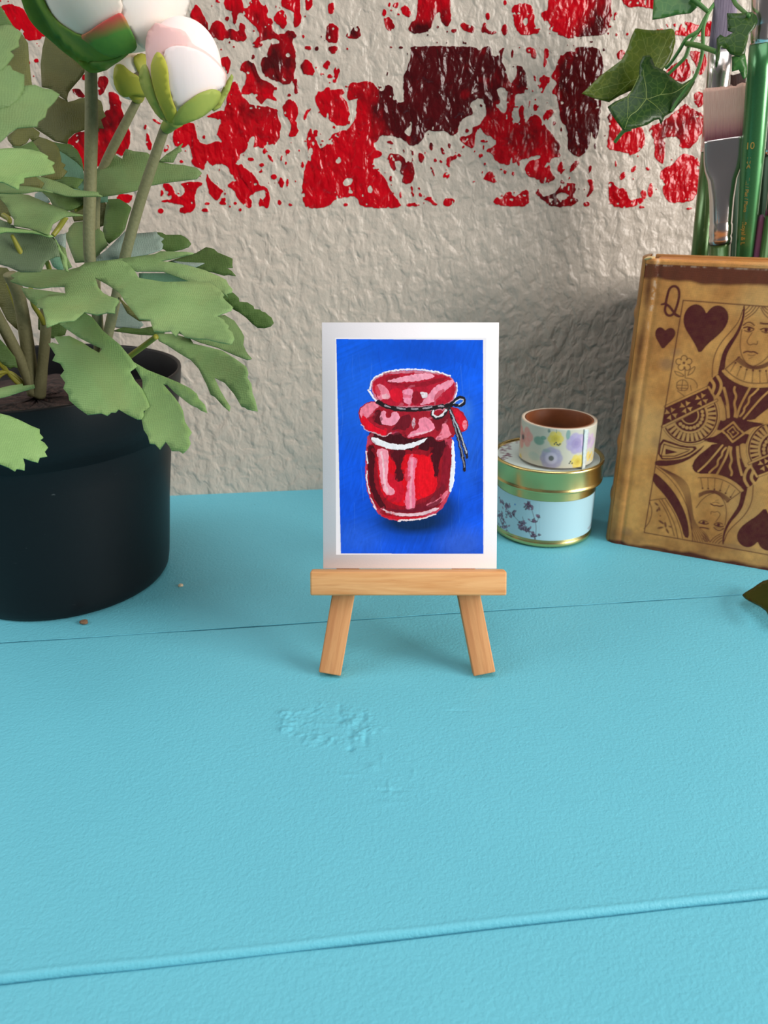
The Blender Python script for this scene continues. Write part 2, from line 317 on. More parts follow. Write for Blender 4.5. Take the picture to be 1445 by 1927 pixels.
SPOTS = [(B,578,155,20,20),(B,458,345,12,12),(B,530,408,10,10),(B,797,475,18,22),(B,1225,300,10,16),(B,1270,402,28,15),(B,1345,405,20,20),(B,1385,75,6,6),(B,1240,132,10,10),(B,455,40,8,8),(B,495,0,15,15),
 (C,555,775,25,12),(C,180,835,25,22),(C,780,770,15,15),(C,820,822,15,15),(C,735,800,10,10),(C,910,418,24,18),(C,990,462,22,16),(C,985,520,14,10),(C,1090,562,26,24),(C,1150,610,20,45),(C,1198,610,12,35),(C,1135,765,16,22),(C,1222,785,20,14),(C,1018,350,14,28),(C,1200,360,20,18),(C,1150,410,8,25),(C,1187,450,10,18),(C,1318,470,12,22),(C,1290,352,8,8),(C,1230,285,7,7),(C,1258,597,8,8),(C,192,690,14,28),(C,248,700,14,18),(C,350,435,12,18),(C,60,165,12,20),(C,1425,210,18,25),(C,530,240,15,15),
 (D,300,760,14,14),(D,150,805,20,28),(D,42,1062,12,22),(D,15,945,8,8),(D,90,122,26,18),(D,160,128,20,18),(D,398,127,10,10),(D,750,118,14,10),(D,830,122,18,15),(D,720,332,8,14),(D,200,335,18,12),(D,262,350,24,18),(D,1220,905,12,20),(D,1298,980,14,14),(D,1105,1025,16,16),(D,1152,1033,14,14),(D,1195,1145,26,26),(D,750,1172,14,24),(D,925,965,12,18),(D,850,950,10,18),(D,915,1250,10,18),(D,930,1305,8,20),(D,975,1250,12,12),(D,985,1300,14,16),(D,390,1378,20,14),(D,825,1300,10,30),
 (E,475,175,8,40),(E,443,255,6,6),(E,540,133,10,6),(E,650,495,9,16),(E,672,640,18,30),(E,675,575,8,12),(E,770,597,8,8),(E,830,770,14,20),(E,885,825,10,20),(E,1180,965,10,26),(E,1137,1155,14,28),(E,1105,1455,26,22),(E,150,1255,14,18),(E,410,1190,16,20),(E,478,1200,12,20),(E,240,1118,12,16),(E,205,1050,18,18),(E,25,1040,20,14),(E,60,970,14,14),(E,235,920,30,14),(E,88,838,14,18),(E,210,620,14,14),(E,1355,1120,10,22),(E,1250,150,12,18),
 (A,645,15,6,10),(A,670,20,12,12),(A,622,48,8,14),(A,908,125,14,8),(A,1047,65,10,16),(A,1118,122,12,22),(A,1120,8,8,12),(A,403,30,14,18),
 (R,372,92,12,10),(R,380,237,10,10),(R,325,232,10,10),(R,462,237,10,8),(R,375,1150,10,20),(R,600,1190,14,14),(R,620,1340,20,50),(R,570,1370,22,30),(R,560,1460,20,10),(R,890,1470,20,8),(R,500,1260,6,6),(L,320,522,20,22),(L,250,528,12,25),(L,294,650,7,7)]
HOLES = [D([(850,800),(890,760),(925,710),(910,780),(910,840)]), D([(365,1190),(400,1165),(445,1165),(440,1210),(380,1240)]), D([(780,490),(830,470),(850,560),(800,520)]), E([(340,480),(380,460),(430,480),(430,600),(420,690),(370,670),(340,620),(380,590),(360,530)])]
HSPOTS = [(D,333,1020,22,25),(D,583,1255,22,30),(D,425,1270,14,18),(D,112,945,18,28),(E,895,1390,45,30),(A,1205,85,10,18),(B,1098,460,16,22),(R,730,985,20,18)]
DARKS = [(800,165,90,95,1.),(745,195,34,48,.8),(900,140,70,66,.85),(1105,180,48,115,1.),(1085,250,32,60,.9),(520,118,55,48,.6),(610,70,22,30,.7),(680,55,22,22,.7),(180,190,60,70,.65),(430,60,60,30,.45),(770,300,40,50,.6),(1060,370,50,40,.5),(1270,200,50,60,.45),(470,190,50,40,.3),(330,60,50,40,.45),(980,130,30,40,.6),(640,230,30,30,.15),(950,250,70,50,.25)]

pc = wall_uv([(-60, 410), (1510, 410), (-60, -110), (1510, -110)])
WU0, WU1 = pc[:, 0].min(), pc[:, 0].max(); WV0, WV1 = wall_uv([(722, 412)])[0][1], wall_uv([(722, -100)])[0][1]
cv = Canvas(WU0, WU1, WV0, WV1, .29); cv.warp(.55, 5.5, 11); cv.WX += .5 * (vnoise(cv.GX.shape, 16, 21, 2) - .5); cv.WY += .5 * (vnoise(cv.GX.shape, 16, 22, 2) - .5)
mask = np.zeros(cv.GX.shape)
for P in PAINT:
    w, a = cv.poly(wall_uv(chaikin(P, 1)))
    if w: mask[w] = np.maximum(mask[w], a)
for T, x, y, rx, ry in SPOTS:
    an = np.linspace(0, 2 * np.pi, 13)[:-1]
    w, a = cv.poly(wall_uv(T([(x + rx * math.cos(t), y + ry * math.sin(t)) for t in an])))
    if w: mask[w] = np.maximum(mask[w], a)
for P in HOLES:
    w, a = cv.poly(wall_uv(chaikin(P, 2)))
    if w: mask[w] = np.minimum(mask[w], 1 - a)
for T, x, y, rx, ry in HSPOTS:
    an = np.linspace(0, 2 * np.pi, 13)[:-1]
    w, a = cv.poly(wall_uv(T([(x + rx * math.cos(t), y + ry * math.sin(t)) for t in an])))
    if w: mask[w] = np.minimum(mask[w], 1 - a)
# the brick print carries on past what the traced stretch covers
ub = wall_uv([(0, 200), (1445, 200), (700, -6)])
more = np.clip((vnoise(mask.shape, (26, 20), 5, 4) - .5) * 9 + .5, 0, 1)
outside = (cv.GX < ub[0, 0] - 1) | (cv.GX > ub[1, 0] + 1) | (cv.GY > ub[2, 1] + 4)
# pin-holes where the paint skipped over dimples, more of them towards the ragged margins
pin = vnoise(mask.shape, 6.5, 71, 2); rim = blur(mask, 9)
mask = mask * (1 - np.clip((pin - .74 - .16 * np.clip((rim - .75) * 4, 0, 1)) * 14, 0, 1))
mask = np.maximum(mask, np.clip((vnoise(mask.shape, 5.5, 72, 2) - .80) * 16, 0, 1) * (rim > .12) * (cv.GY > WV0 + 7))
mask = np.where(outside & (cv.GY > WV0 + 6), np.maximum(mask, more * ((cv.GY < 226) | (cv.GY > 236))), mask)
soft = blur(mask, 1)
dark = np.zeros(mask.shape)
for x, y, rx, ry, k in DARKS:
    w, a = cv.ell(wall_uv([(x, y)])[0], rx * .31, ry * .31, soft=.8)
    if w: dark[w] = np.maximum(dark[w], a * k)
dark = np.clip(dark + (vnoise(mask.shape, (22, 14), 8, 4) - .5) * .9 * (dark > .02) + (vnoise(mask.shape, (40, 30), 9, 3) - .52) * .35, 0, 1)
def axis3(lo, hi, a0, a1, core, coarse):
    return np.concatenate([np.linspace(lo, a0, int((a0 - lo) / coarse) + 2)[:-1], core, np.linspace(a1, hi, int((hi - a1) / coarse) + 2)[1:]])
au = axis3(-700, 700, cv.x[0], cv.x[-1], cv.x, 25); av = axis3(-8, 620, cv.y[0], cv.y[-1], cv.y, 10)
iu = np.searchsorted(au, cv.x[0] - 1e-6); iv = np.searchsorted(av, cv.y[0] - 1e-6)
big = np.zeros((len(av), len(au))); bigd = np.zeros_like(big)
big[iv:iv + cv.ny, iu:iu + cv.nx] = soft; bigd[iv:iv + cv.ny, iu:iu + cv.nx] = dark
GU, GV = np.meshgrid(au, av)
pts = P_W[None] + (GU.reshape(-1, 1) * D_W + GV.reshape(-1, 1) * np.array([0, 0, 1]) + 0) / 1000.0
pts[:, 2] -= P_W[2]

t = NT('wall plaster and brick paint')
vec = t.mapping((1, 1, .72))
n1 = t.noise(165, 2, .45, .35, vec); kn = t.ramp(n1, [(.36, 0), (.50, .55), (.66, 1)])
n2 = t.noise(330, 3, .6, .4, vec); n3 = t.noise(900, 2, .6, 0)
h = t.math('ADD', t.math('MULTIPLY', kn, 1.0), t.math('MULTIPLY', n2, t.math('SUBTRACT', .7, t.math('MULTIPLY', t.attr('paint'), .5)))); h = t.math('ADD', h, t.math('MULTIPLY', n3, .14))
pm = t.ramp(t.math('ADD', t.attr('paint'), t.math('MULTIPLY', t.math('SUBTRACT', t.noise(1400, 2), .5), .25)), [(.44, 0), (.56, 1)])
h2 = t.math('ADD', h, t.math('MULTIPLY', t.attr('paint'), .5))
h2 = t.math('ADD', h2, t.math('MULTIPLY', t.math('MULTIPLY', t.noise(210, 2, .45, .5, t.mapping((1, 1, .45))), pm), 1.5))
nb = t.bump(h2, .0010, .68)
red = t.mix(t.noise(60, 3, .6), lin((158, 0, 12)), lin((212, 0, 24)))
dk = t.mix(t.noise(90, 3, .6), lin((44, 8, 10)), lin((96, 8, 16)))
rc = t.mix(t.ramp(t.attr('dark'), [(.15, 0), (.75, 1)]), red, dk)
base = t.mix(t.noise(14, 2), lin((192, 179, 166)), lin((200, 187, 173)))
t.set(color=t.mix(pm, base, rc), rough=t.math('SUBTRACT', .40, t.math('MULTIPLY', pm, .19)), normal=nb, spec=t.math('SUBTRACT', .5, t.math('MULTIPLY', pm, .12)))
wall = grid_mesh('wall_back', pts, len(au), len(av), t.m, attrs={'paint': big, 'dark': bigd}, back=-N_W * .02)
tag(wall, kind='structure')

# ================================================================== THE TABLE (painted planks)
PY = math.radians(7.0); DP = np.array([math.cos(PY), math.sin(PY), 0]); NP = np.array([-math.sin(PY), math.cos(PY), 0])
t = NT('turquoise brushed paint')
kp = on_z(612, 1362); kq = on_z(745, 1490)
vo = t.tc()
def knot(c, r, sx):
    mp = t.n('Mapping'); mp.inputs['Location'].default_value = (-c[0] / r, -(c[1] - .28) / (r * sx), 0); mp.inputs['Scale'].default_value = (1 / r, 1 / (r * sx), 0)
    t.l(vo, mp.inputs[0]); ln = t.n('VectorMath'); ln.operation = 'LENGTH'; t.l(mp.outputs[0], ln.inputs[0])
    d = t.math('ADD', ln.outputs['Value'], t.math('MULTIPLY', t.math('SUBTRACT', t.noise(120, 3), .5), 1.1))
    return t.ramp(d, [(.55, 1), (1.15, 0)])
k1 = knot(kp, .0205, .62); k2 = knot(kq, .016, .5)
fine_ = t.noise(860, 3, .6, .2); strok = t.noise(260, 3, .6, .6, t.mapping((.8, 1.2, 1), rot=(0, 0, -PY)))
grain = t.noise(60, 4, .6, 1.5, t.mapping((.15, 1.6, 1), rot=(0, 0, -PY)))
h = t.math('ADD', t.math('MULTIPLY', fine_, .85), t.math('MULTIPLY', strok, .42)); h = t.math('ADD', h, t.math('MULTIPLY', grain, .18))
rough_ = t.ramp(t.noise(420, 4, .65, 1.4), [(.42, 0), (.62, 1)])
crack = t.math('MULTIPLY', t.ramp(t.noise(230, 2, .5, 2.2), [(.66, 0), (.72, 1)]), k1)
c = t.mix(t.noise(22, 3, .6), lin((102, 187, 207)), lin((108, 194, 213)))
speck = t.ramp(t.noise(170, 1, .5, 0), [(.815, 0), (.83, 1)])
c = t.mix(t.math('MULTIPLY', speck, .6), c, lin((50, 90, 110)))
t.set(color=c, rough=.5, normal=t.bump(h, .0007, .45), spec=.35)
M_TABLE = t.m
s1 = np.dot(on_z(700, 1164), NP); s2 = np.dot(on_z(700, 1768), NP)
table = empty('table', (0, .28, 0), 'turquoise painted plank table top that everything stands on', 'table')
def plank(a, b, z, edge, seed, relief=None):
    """one board between the across-grain positions a..b, top at z, edges worn round, slight waviness"""
    xs = np.linspace(-.5, .5, 240); r = edge; ys = [a + r * 1.3 + .0006] + [a + .006 + (b - a - .012) * k / 12 for k in range(0, 13)] + [b - .0016]
    if relief is not None:
        xs = np.concatenate([np.linspace(-.5, -.09, 100), np.arange(-.0896, .06, .0004), np.linspace(.0602, .5, 108)]); y0_, y1_ = max(.166, a + .007), min(.2312, b - .007); ys = [y for y in ys if not y0_ - .0003 < y < y1_ + .0003] + list(np.arange(y0_, y1_, .0004)); ys.sort()
    prof = [(a + .0003, -.018), (a + .0003, -r * 1.2), (a + r * .25, -r * .45), (a + r * .7, r * .02), (a + r * 1.1, r * .08), (a + r * 1.3, 0)]
    prof += [(y, 0) for y in ys]
    prof += [(b - .0008, 0), (b - .0004, -.0001), (b - .0001, -.0005), (b - .0001, -.018)]
    rng = np.random.default_rng(seed); w1 = np.interp(xs, np.linspace(-.5, .5, 60), np.clip(rng.normal(0, .00014, 60), -.00022, .00022))
    V, Fq = [], []
    for i, x in enumerate(xs):
        for k, (q, dz) in enumerate(prof):
            e = w1[i] * max(0.0, 1 - min(abs(q - a), abs(b - q)) / .012)
            P = DP * x + NP * (q + e); V.append((P[0], P[1], z + dz + (relief(P[0], P[1]) if relief is not None and dz == 0 else 0)))
    m = len(prof)
    for i in range(len(xs) - 1):
        for k in range(m): Fq.append((i * m + k, i * m + (k + 1) % m, (i + 1) * m + (k + 1) % m, (i + 1) * m + k))
    Fq.append(tuple(range(m))); Fq.append(tuple(range((len(xs) - 1) * m, len(xs) * m)))
    return mesh_obj('plank', V, Fq, M_TABLE, table)
plank(s1, np.dot(P_W, NP) + .006, .0001, .0003, 1)
RN = [vnoise((260, 420), c_, s_, o_) for c_, s_, o_ in ((7, 91, 2), (3.2, 92, 2), (16, 93, 3), (2.2, 94, 1))]
Zk = Z(440, 1280, 3.141)
RB = [(on_z(*Zk([(x, y)])[0]), rx, ry, k) for x, y, rx, ry, k in ((298, 195, .0022, .0016, .5), (285, 240, .0022, .0014, .45), (312, 265, .0022, .0026, .6), (290, 292, .0018, .0012, .4), (640, 235, .0012, .0018, -.7), (660, 262, .0018, .0016, .5), (690, 405, .0010, .0012, -.8), (690, 330, .0008, .0034, -.45), (715, 250, .0016, .0016, .45), (755, 320, .0018, .003, .6), (778, 345, .0008, .0034, -.7), (740, 262, .0012, .0012, -.4), (490, 345, .001, .002, .4), (770, 215, .0008, .0026, -.45), (625, 170, .0007, .004, -.35), (930, 650, .004, .0005, -.35), (915, 640, .0006, .0028, .35), (935, 720, .004, .0006, .35), (870, 738, .003, .0008, .4), (815, 515, .0016, .0016, .35), (1060, 545, .0006, .002, .25), (880, 455, .0006, .002, .25), (690, 560, .004, .0006, .2), (1330, 180, .005, .0004, -.25))]
def knot_relief(x, y):
    i, j = int((y - .16) / .0003), int((x + .085) / .00035)
    if not (0 <= i < 260 and 0 <= j < 420): return 0.0
    dx, dy = (x - kp[0]) / .0175, (y - kp[1]) / .0105; d = math.hypot(dx, dy) + (RN[2][i, j] - .5) * .9
    A = max(0.0, min(1.0, (1.12 - d) / .25)); rim_ = math.exp(-((d - .88) / .22) ** 2)
    h_ = A * (.35 * max(0, RN[0][i, j] - .5) + .30 * (RN[1][i, j] - .5) * (RN[2][i, j] > .45)) + rim_ * (.5 * max(0, RN[1][i, j] - .45)) - A * .04
    dq = math.hypot((x - kq[0]) / .018, (y - kq[1]) / .012); h_ += max(0, 1 - dq) * .5 * max(0, RN[1][i, j] - .6) + .05 * (RN[3][i, j] - .5)
    for c_, rx, ry, k in RB:
        q_ = ((x - c_[0]) / rx) ** 2 + ((y - c_[1]) / ry) ** 2
        if q_ < 6: h_ += k * .55 * math.exp(-q_) * (.7 + .6 * RN[1][i, j])
    f_ = min(1, max(0, min(x + .084, .058 - x) / .006)) * min(1, max(0, min(y - .168, .229 - y) / .006))
    return h_ * f_ * .0015
plank(s2, s1, 0, .0017, 2, knot_relief)
plank(s2 - .14, s2, -.0009, .0008, 3)

# ================================================================== EASEL
LEAN = math.radians(20)
EX = np.array([1.0, 0, 0]); EV = np.array([0, math.sin(LEAN), math.cos(LEAN)]); EW = np.array([0, -math.cos(LEAN), math.sin(LEAN)])
E_O = at_y(771.0, 1069.3, .2455)                     # middle of the card's lower edge
def ev(u, v, w): return E_O + EX * u + EV * v + EW * w
def easel_uv(x, y, w=0.0):
    P = on_plane(x, y, E_O + EW * w, EW); return np.array([np.dot(P - E_O, EX), np.dot(P - E_O, EV)])
def wood(name, c1, c2, c3, axis):
    t = NT(name)
    sc = [900, 900, 900]; sc[axis] = 60
    g = t.noise(1, 3, .6, .6, t.mapping(sc)); sc2 = [160, 160, 160]; sc2[axis] = 18
    b = t.noise(1, 3, .55, 1.0, t.mapping(sc2))
    c = t.mix(t.ramp(b, [(.35, 0), (.65, 1)]), lin(c1), lin(c2)); c = t.mix(t.math('MULTIPLY', t.ramp(g, [(.45, 0), (.75, 1)]), .4), c, lin(c3))
    t.set(color=c, rough=.6, normal=t.bump(g, .0002, .35), spec=.3); return t.m
M_WOODX = wood('pale birch', (232, 178, 122), (214, 150, 92), (190, 122, 72), 0)
M_WOODL = wood('pale birch leg', (228, 166, 112), (208, 142, 92), (186, 118, 76), 2)
easel = empty('easel', tuple(on_z(765, 1279)), 'small pale wooden tabletop easel holding the jam jar painting', 'easel')
u0, v0 = easel_uv(583.5, 1094, .007); u1, v1 = easel_uv(953.5, 1096, .007)
vt = -.0002; vb = easel_uv(770, 1121, .007)[1]
box('ledge', ev((u0 + u1) / 2, (vt + vb) / 2, .0035), (EX, EV, EW), ((u1 - u0) / 2, (vt - vb) / 2, .0036), M_WOODX, easel, .0007)
def zleg(u_b, u_t, hw, v_t):
    """front leg: flat strip lying in the easel's leaning plane, foot on the table"""
    v_b = -(E_O[2] - .0048 * math.sin(LEAN)) / math.cos(LEAN) + .0001
    p0 = ev(u_b, v_b, -.0024); p1 = ev(u_t, v_t, -.0024); ax = p1 - p0; Ln = np.linalg.norm(ax); ax /= Ln; sx = np.cross(ax, EW)
    return box('leg', (p0 + p1) / 2 + ax * .0001, (sx, EW, ax), (hw, .0024, Ln / 2), M_WOODL, easel, .0005)
lb = easel_uv(620, 1279); rb = easel_uv(912, 1277); lt = easel_uv(647, 1121); rt = easel_uv(881.5, 1121)
def ext(b, tp, v): k = (v - b[1]) / (tp[1] - b[1]); return b[0] + (tp[0] - b[0]) * k
VT = .074
zleg(lb[0], ext(lb, lt, VT), .00415, VT); zleg(rb[0], ext(rb, rt, VT), .00415, VT)
um = (lb[0] + rb[0]) / 2
box('cross_bar', ev(um, .058, -.0072), (EX, EV, EW), (.019, .0045, .0024), M_WOODX, easel, .0006)
hp = ev(um, .055, -.0125); fp = np.array([hp[0], hp[1] + .056, .0004]); ax = hp - fp; Ln = np.linalg.norm(ax); ax /= Ln
sx = EX; sw = np.cross(ax, sx)
box('rear_leg', (hp + fp) / 2, (sx, sw, ax), (.0042, .0024, Ln / 2), M_WOODL, easel, .0005)
t = NT('hinge brass'); t.set(color=(.6, .45, .2), rough=.35, metal=1.0)
box('hinge', ev(um, .0585, -.0100), (EX, EV, EW), (.006, .004, .0006), t.m, easel, .0002)

# ================================================================== ART CARD with the painted jam jar
t = NT('white card stock'); t.set(color=lin((240, 236, 241)), rough=.7, spec=.2, normal=t.bump(t.noise(2500, 2), .00008, .3)); M_PAPER = t.m
card = empty('art_card', tuple(ev(0, 0, 0)), 'white-bordered card with a painted red jam jar on blue, standing on the easel', 'painting')
box('paper', ev(0, .04445, .0008), (EX, EV, EW), (.03175, .04445, .0003), M_PAPER, card, .0001, 1)
Pz = Z(600, 600, 4.014)
def card_mm(pts): return np.array([easel_uv(x, y, .0011) for x, y in Pz(pts)]) * 1000
cq = card_mm([(131, 152), (1240, 160), (1242, 1774), (166, 1773)])
K = Canvas(cq[:, 0].min() - .4, cq[:, 0].max() + .4, cq[:, 1].min() - .4, cq[:, 1].max() + .4, .115)
sh = K.GX.shape
img = np.zeros(sh + (3,)); hgt = np.zeros(sh)
st = vnoise(sh, (24, 9), 3, 4)
def streak(seed, ang):
    g = vnoise((900, 900), (70, 5), seed, 3); ca, sa = math.cos(ang), math.sin(ang); jj, ii = np.mgrid[0:sh[0], 0:sh[1]]
    return g[((jj * ca + ii * sa + 200) % 900).astype(int), ((ii * ca - jj * sa + 300) % 900).astype(int)]
mxk = np.clip((vnoise(sh, 110, 61, 2) - .5) * 6 + .5, 0, 1); st2 = streak(4, .35) * mxk + streak(14, 1.15) * (1 - mxk); cl = vnoise(sh, 90, 5, 3)
tt = np.clip((K.GY - K.y[0]) / (K.y[-1] - K.y[0]), 0, 1)[..., None]
img[:] = lin((16, 84, 222)) * (1 - tt) + lin((6, 92, 230)) * tt
img *= (1 + (cl - .5) * .5 + (st - .5) * .2 + (st2 - .5) * .34)[..., None]
hgt += (st + st2) * .25
def lay(wa, col, k=1.0, hh=0.0, var=.22, seed=0):
    w, a = wa
    if w is None: return
    a = (a * k)[..., None]; n = 1 + (vnoise(a.shape[:2], (14, 7), 100 + seed, 3) - .5) * 2 * var + (vnoise(a.shape[:2], 8, 200 + seed, 2) - .5) * var
    img[w] = img[w] * (1 - a) + lin(col) * n[..., None] * a
    hgt[w] = hgt[w] * (1 - a[..., 0]) + a[..., 0] * (hh + (vnoise(a.shape[:2], (24, 4), 300 + seed, 3)) * .6)
SD = [0]
def P_(pts, col, k=1.0, hh=.4, sm=2, var=.22):
    SD[0] += 1; lay(K.poly(card_mm(chaikin(pts, sm))), col, k, hh, var, SD[0])
def S_(pts, wz, col, k=1.0, hh=.7, var=.2):
    SD[0] += 1; lay(K.line(card_mm(chaikin(pts, 2, False)), wz / 4.014 * .193), col, k, hh, var, SD[0])
def E_(c, rx, ry, col, k=1.0, soft=.8): SD[0] += 1; lay(K.ell(card_mm([c])[0], rx * .0481, ry * .0481, soft), col, k, .2, .15, SD[0])
E_((300, 600), 200, 330, (40, 112, 222), .35, 1.); E_((900, 250), 260, 120, (10, 72, 190), .5, 1.); E_((1130, 900), 90, 330, (45, 110, 215), .35, 1.)
E_((300, 1650), 180, 120, (48, 100, 205), .45, 1.); E_((1080, 1690), 170, 110, (62, 104, 205), .5, 1.); E_((640, 240), 260, 90, (8, 70, 175), .45, 1.); E_((1080, 700), 70, 90, (70, 135, 225), .5, 1.)
for i in range(46):
    x = random.uniform(150, 1200); y = random.uniform(180, 1720); S_([(x, y), (x + random.uniform(-15, 15), y + random.uniform(60, 150)), (x + random.uniform(-25, 25), y + random.uniform(160, 260))], random.uniform(3, 10), random.choice([(55, 118, 225), (16, 62, 175), (30, 95, 215)]), .3, .5)
E_((690, 1500), 330, 150, (8, 60, 140), .75, .9); E_((720, 1530), 230, 85, (4, 40, 78), .9, .7); E_((930, 1430), 120, 110, (6, 45, 100), .7, .9)
K.warp(.32, 7, 31)
# glass body
P_([(360, 950), (352, 1030), (350, 1200), (368, 1330), (424, 1440), (472, 1500), (600, 1530), (780, 1518), (898, 1466), (958, 1396), (995, 1300), (1012, 1160), (1024, 1000), (1010, 860), (370, 850)], (196, 60, 84))
P_([(372, 940), (366, 1010), (364, 1200), (384, 1330), (440, 1432), (480, 1484), (620, 1508), (780, 1494), (895, 1434), (950, 1360), (985, 1230), (1000, 1100), (1000, 930), (600, 900)], (152, 18, 34))
P_([(440, 1000), (520, 1000), (560, 1100), (660, 1020), (720, 1020), (820, 1030), (860, 1080), (900, 1200), (880, 1330), (760, 1410), (620, 1420), (500, 1370), (450, 1250)], (222, 10, 30))
P_([(760, 1040), (830, 1040), (860, 1110), (880, 1260), (800, 1380), (740, 1390), (750, 1180)], (235, 12, 32))
P_([(365, 950), (430, 960), (420, 1100), (415, 1250), (470, 1360), (520, 1440), (470, 1440), (400, 1330), (372, 1180)], (76, 14, 25))
P_([(500, 1130), (560, 1180), (640, 1240), (650, 1380), (560, 1390), (470, 1330), (560, 1310), (520, 1250)], (205, 22, 48), .8)
P_([(370, 872), (400, 850), (530, 880), (620, 850), (660, 900), (800, 880), (900, 850), (965, 930), (910, 1010), (760, 985), (700, 1000), (600, 975), (450, 935), (400, 925)], (66, 14, 24))
P_([(525, 985), (665, 985), (640, 1060), (612, 1120), (652, 1210), (604, 1235), (562, 1205), (590, 1110), (550, 1050)], (84, 15, 27))
P_([(825, 900), (965, 930), (945, 1000), (905, 1090), (905, 1190), (872, 1215), (866, 1120), (838, 1030)], (74, 12, 25))
P_([(945, 950), (992, 950), (990, 1150), (960, 1300), (895, 1405), (918, 1250), (930, 1100)], (142, 20, 40))
P_([(700, 1380), (860, 1330), (960, 1220), (940, 1330), (860, 1420), (720, 1440)], (120, 22, 38), .8)
P_([(428, 985), (500, 975), (532, 1010), (522, 1120), (512, 1250), (572, 1292), (572, 1322), (520, 1338), (478, 1290), (458, 1180), (452, 1080)], (244, 152, 172), 1, .9)
S_([(470, 1010), (490, 1100), (492, 1230), (520, 1310)], 16, (248, 205, 215), .8)
P_([(668, 1050), (732, 1040), (742, 1100), (722, 1150), (722, 1330), (736, 1440), (658, 1450), (650, 1400), (664, 1280), (670, 1160)], (240, 118, 148), 1, .9)
S_([(700, 1060), (702, 1180), (690, 1300), (695, 1430)], 18, (246, 165, 185), .8)
P_([(800, 1400), (900, 1370), (970, 1285), (978, 1320), (920, 1400), (820, 1425)], (232, 118, 140), .9, .8)
P_([(436, 1415), (560, 1468), (760, 1470), (905, 1418), (905, 1442), (760, 1492), (560, 1492)], (238, 202, 212), .9, .9)
P_([(480, 1420), (640, 1450), (860, 1400), (942, 1335), (900, 1425), (740, 1464), (560, 1462)], (112, 20, 40), .9)
P_([(470, 1472), (600, 1502), (780, 1492), (825, 1474), (780, 1512), (620, 1522), (480, 1500)], (202, 18, 40))
S_([(600, 1524), (760, 1516), (880, 1474)], 12, (240, 225, 232), .9)
# light round the glass
P_([(395, 888), (440, 900), (520, 938), (640, 955), (760, 920), (832, 888), (780, 942), (700, 982), (580, 992), (480, 968), (398, 932)], (238, 238, 244), 1, 1.1, var=.1)
P_([(1000, 900), (1022, 930), (1030, 1090), (1022, 1250), (978, 1335), (990, 1200), (1004, 1080)], (236, 240, 248), 1, 1., var=.1)
S_([(358, 1000), (368, 1090)], 10, (240, 226, 232), .9); S_([(362, 1150), (360, 1220), (384, 1320)], 11, (240, 226, 232), .95); S_([(392, 1350), (430, 1440)], 9, (240, 220, 228), .9)
# skirt of the cloth cap
P_([(296, 700), (326, 650), (430, 612), (480, 650), (640, 690), (820, 690), (960, 660), (1000, 662), (1082, 690), (1122, 760), (1132, 820), (1090, 862), (1040, 850), (1020, 892), (940, 922), (888, 932), (858, 880), (760, 902), (648, 908), (610, 850), (540, 860), (500, 888), (440, 862), (358, 842), (316, 790)], (166, 26, 44))
P_([(308, 690), (340, 650), (420, 620), (455, 660), (420, 690), (370, 740), (340, 790), (310, 730)], (238, 130, 152), 1, .8)
P_([(328, 720), (380, 770), (420, 820), (520, 850), (500, 886), (430, 862), (350, 832), (313, 770)], (226, 14, 40), 1, .7)
P_([(430, 690), (470, 680), (480, 760), (505, 805), (440, 800), (398, 750)], (92, 18, 28))
P_([(480, 690), (512, 700), (500, 742), (540, 752), (552, 700), (602, 700), (612, 760), (590, 802), (520, 808), (468, 790), (458, 740)], (244, 152, 176), 1, .9)
P_([(620, 730), (700, 720), (700, 800), (640, 850), (600, 830), (538, 852), (580, 800)], (112, 20, 35))
P_([(758, 750), (820, 738), (882, 820), (872, 842), (720, 892), (658, 898), (700, 850), (760, 830), (750, 790)], (244, 138, 164), 1, .9)
S_([(690, 880), (760, 865), (850, 845)], 12, (250, 205, 215), .8); P_([(698, 780), (720, 738), (732, 790), (710, 842)], (228, 190, 205), .9)
P_([(840, 740), (1000, 690), (1012, 760), (940, 800), (900, 870), (868, 800)], (122, 20, 35))
P_([(930, 790), (972, 790), (990, 860), (1012, 880), (900, 922), (868, 900), (920, 870)], (240, 130, 152), 1, .8)
P_([(1000, 680), (1060, 690), (1112, 760), (1122, 820), (1090, 852), (1050, 832), (1038, 780)], (218, 20, 46)); P_([(1078, 780), (1112, 758), (1122, 822), (1094, 848)], (242, 140, 160), .9)
S_([(320, 800), (360, 845), (440, 868), (500, 892), (545, 862)], 8, (245, 200, 210), .7)
# cap
P_([(392, 530), (402, 465), (470, 418), (570, 392), (710, 388), (870, 400), (985, 430), (1030, 476), (1042, 545), (1018, 612), (972, 660), (940, 700), (480, 690), (424, 606)], (205, 120, 140))
P_([(402, 530), (412, 470), (482, 427), (580, 412), (720, 407), (880, 417), (978, 432), (1022, 480), (1032, 550), (1008, 610), (958, 646), (800, 656), (560, 661), (482, 641), (432, 590)], (184, 24, 50))
P_([(482, 440), (600, 415), (622, 432), (562, 470), (640, 490), (780, 480), (900, 450), (985, 440), (940, 472), (800, 512), (640, 522), (540, 502)], (150, 20, 40))
P_([(620, 440), (760, 408), (880, 420), (862, 450), (720, 472), (640, 477), (560, 482), (500, 470)], (244, 160, 182), 1, .9)
P_([(868, 510), (1010, 450), (1022, 490), (942, 552), (880, 622), (800, 652), (748, 647), (820, 590)], (238, 148, 172), 1, .9)
P_([(640, 530), (722, 530), (702, 600), (690, 652), (650, 642), (620, 570)], (244, 150, 178), 1, .9)
P_([(420, 500), (480, 490), (542, 560), (530, 612), (480, 602), (460, 622), (430, 570)], (236, 130, 152), 1, .8)
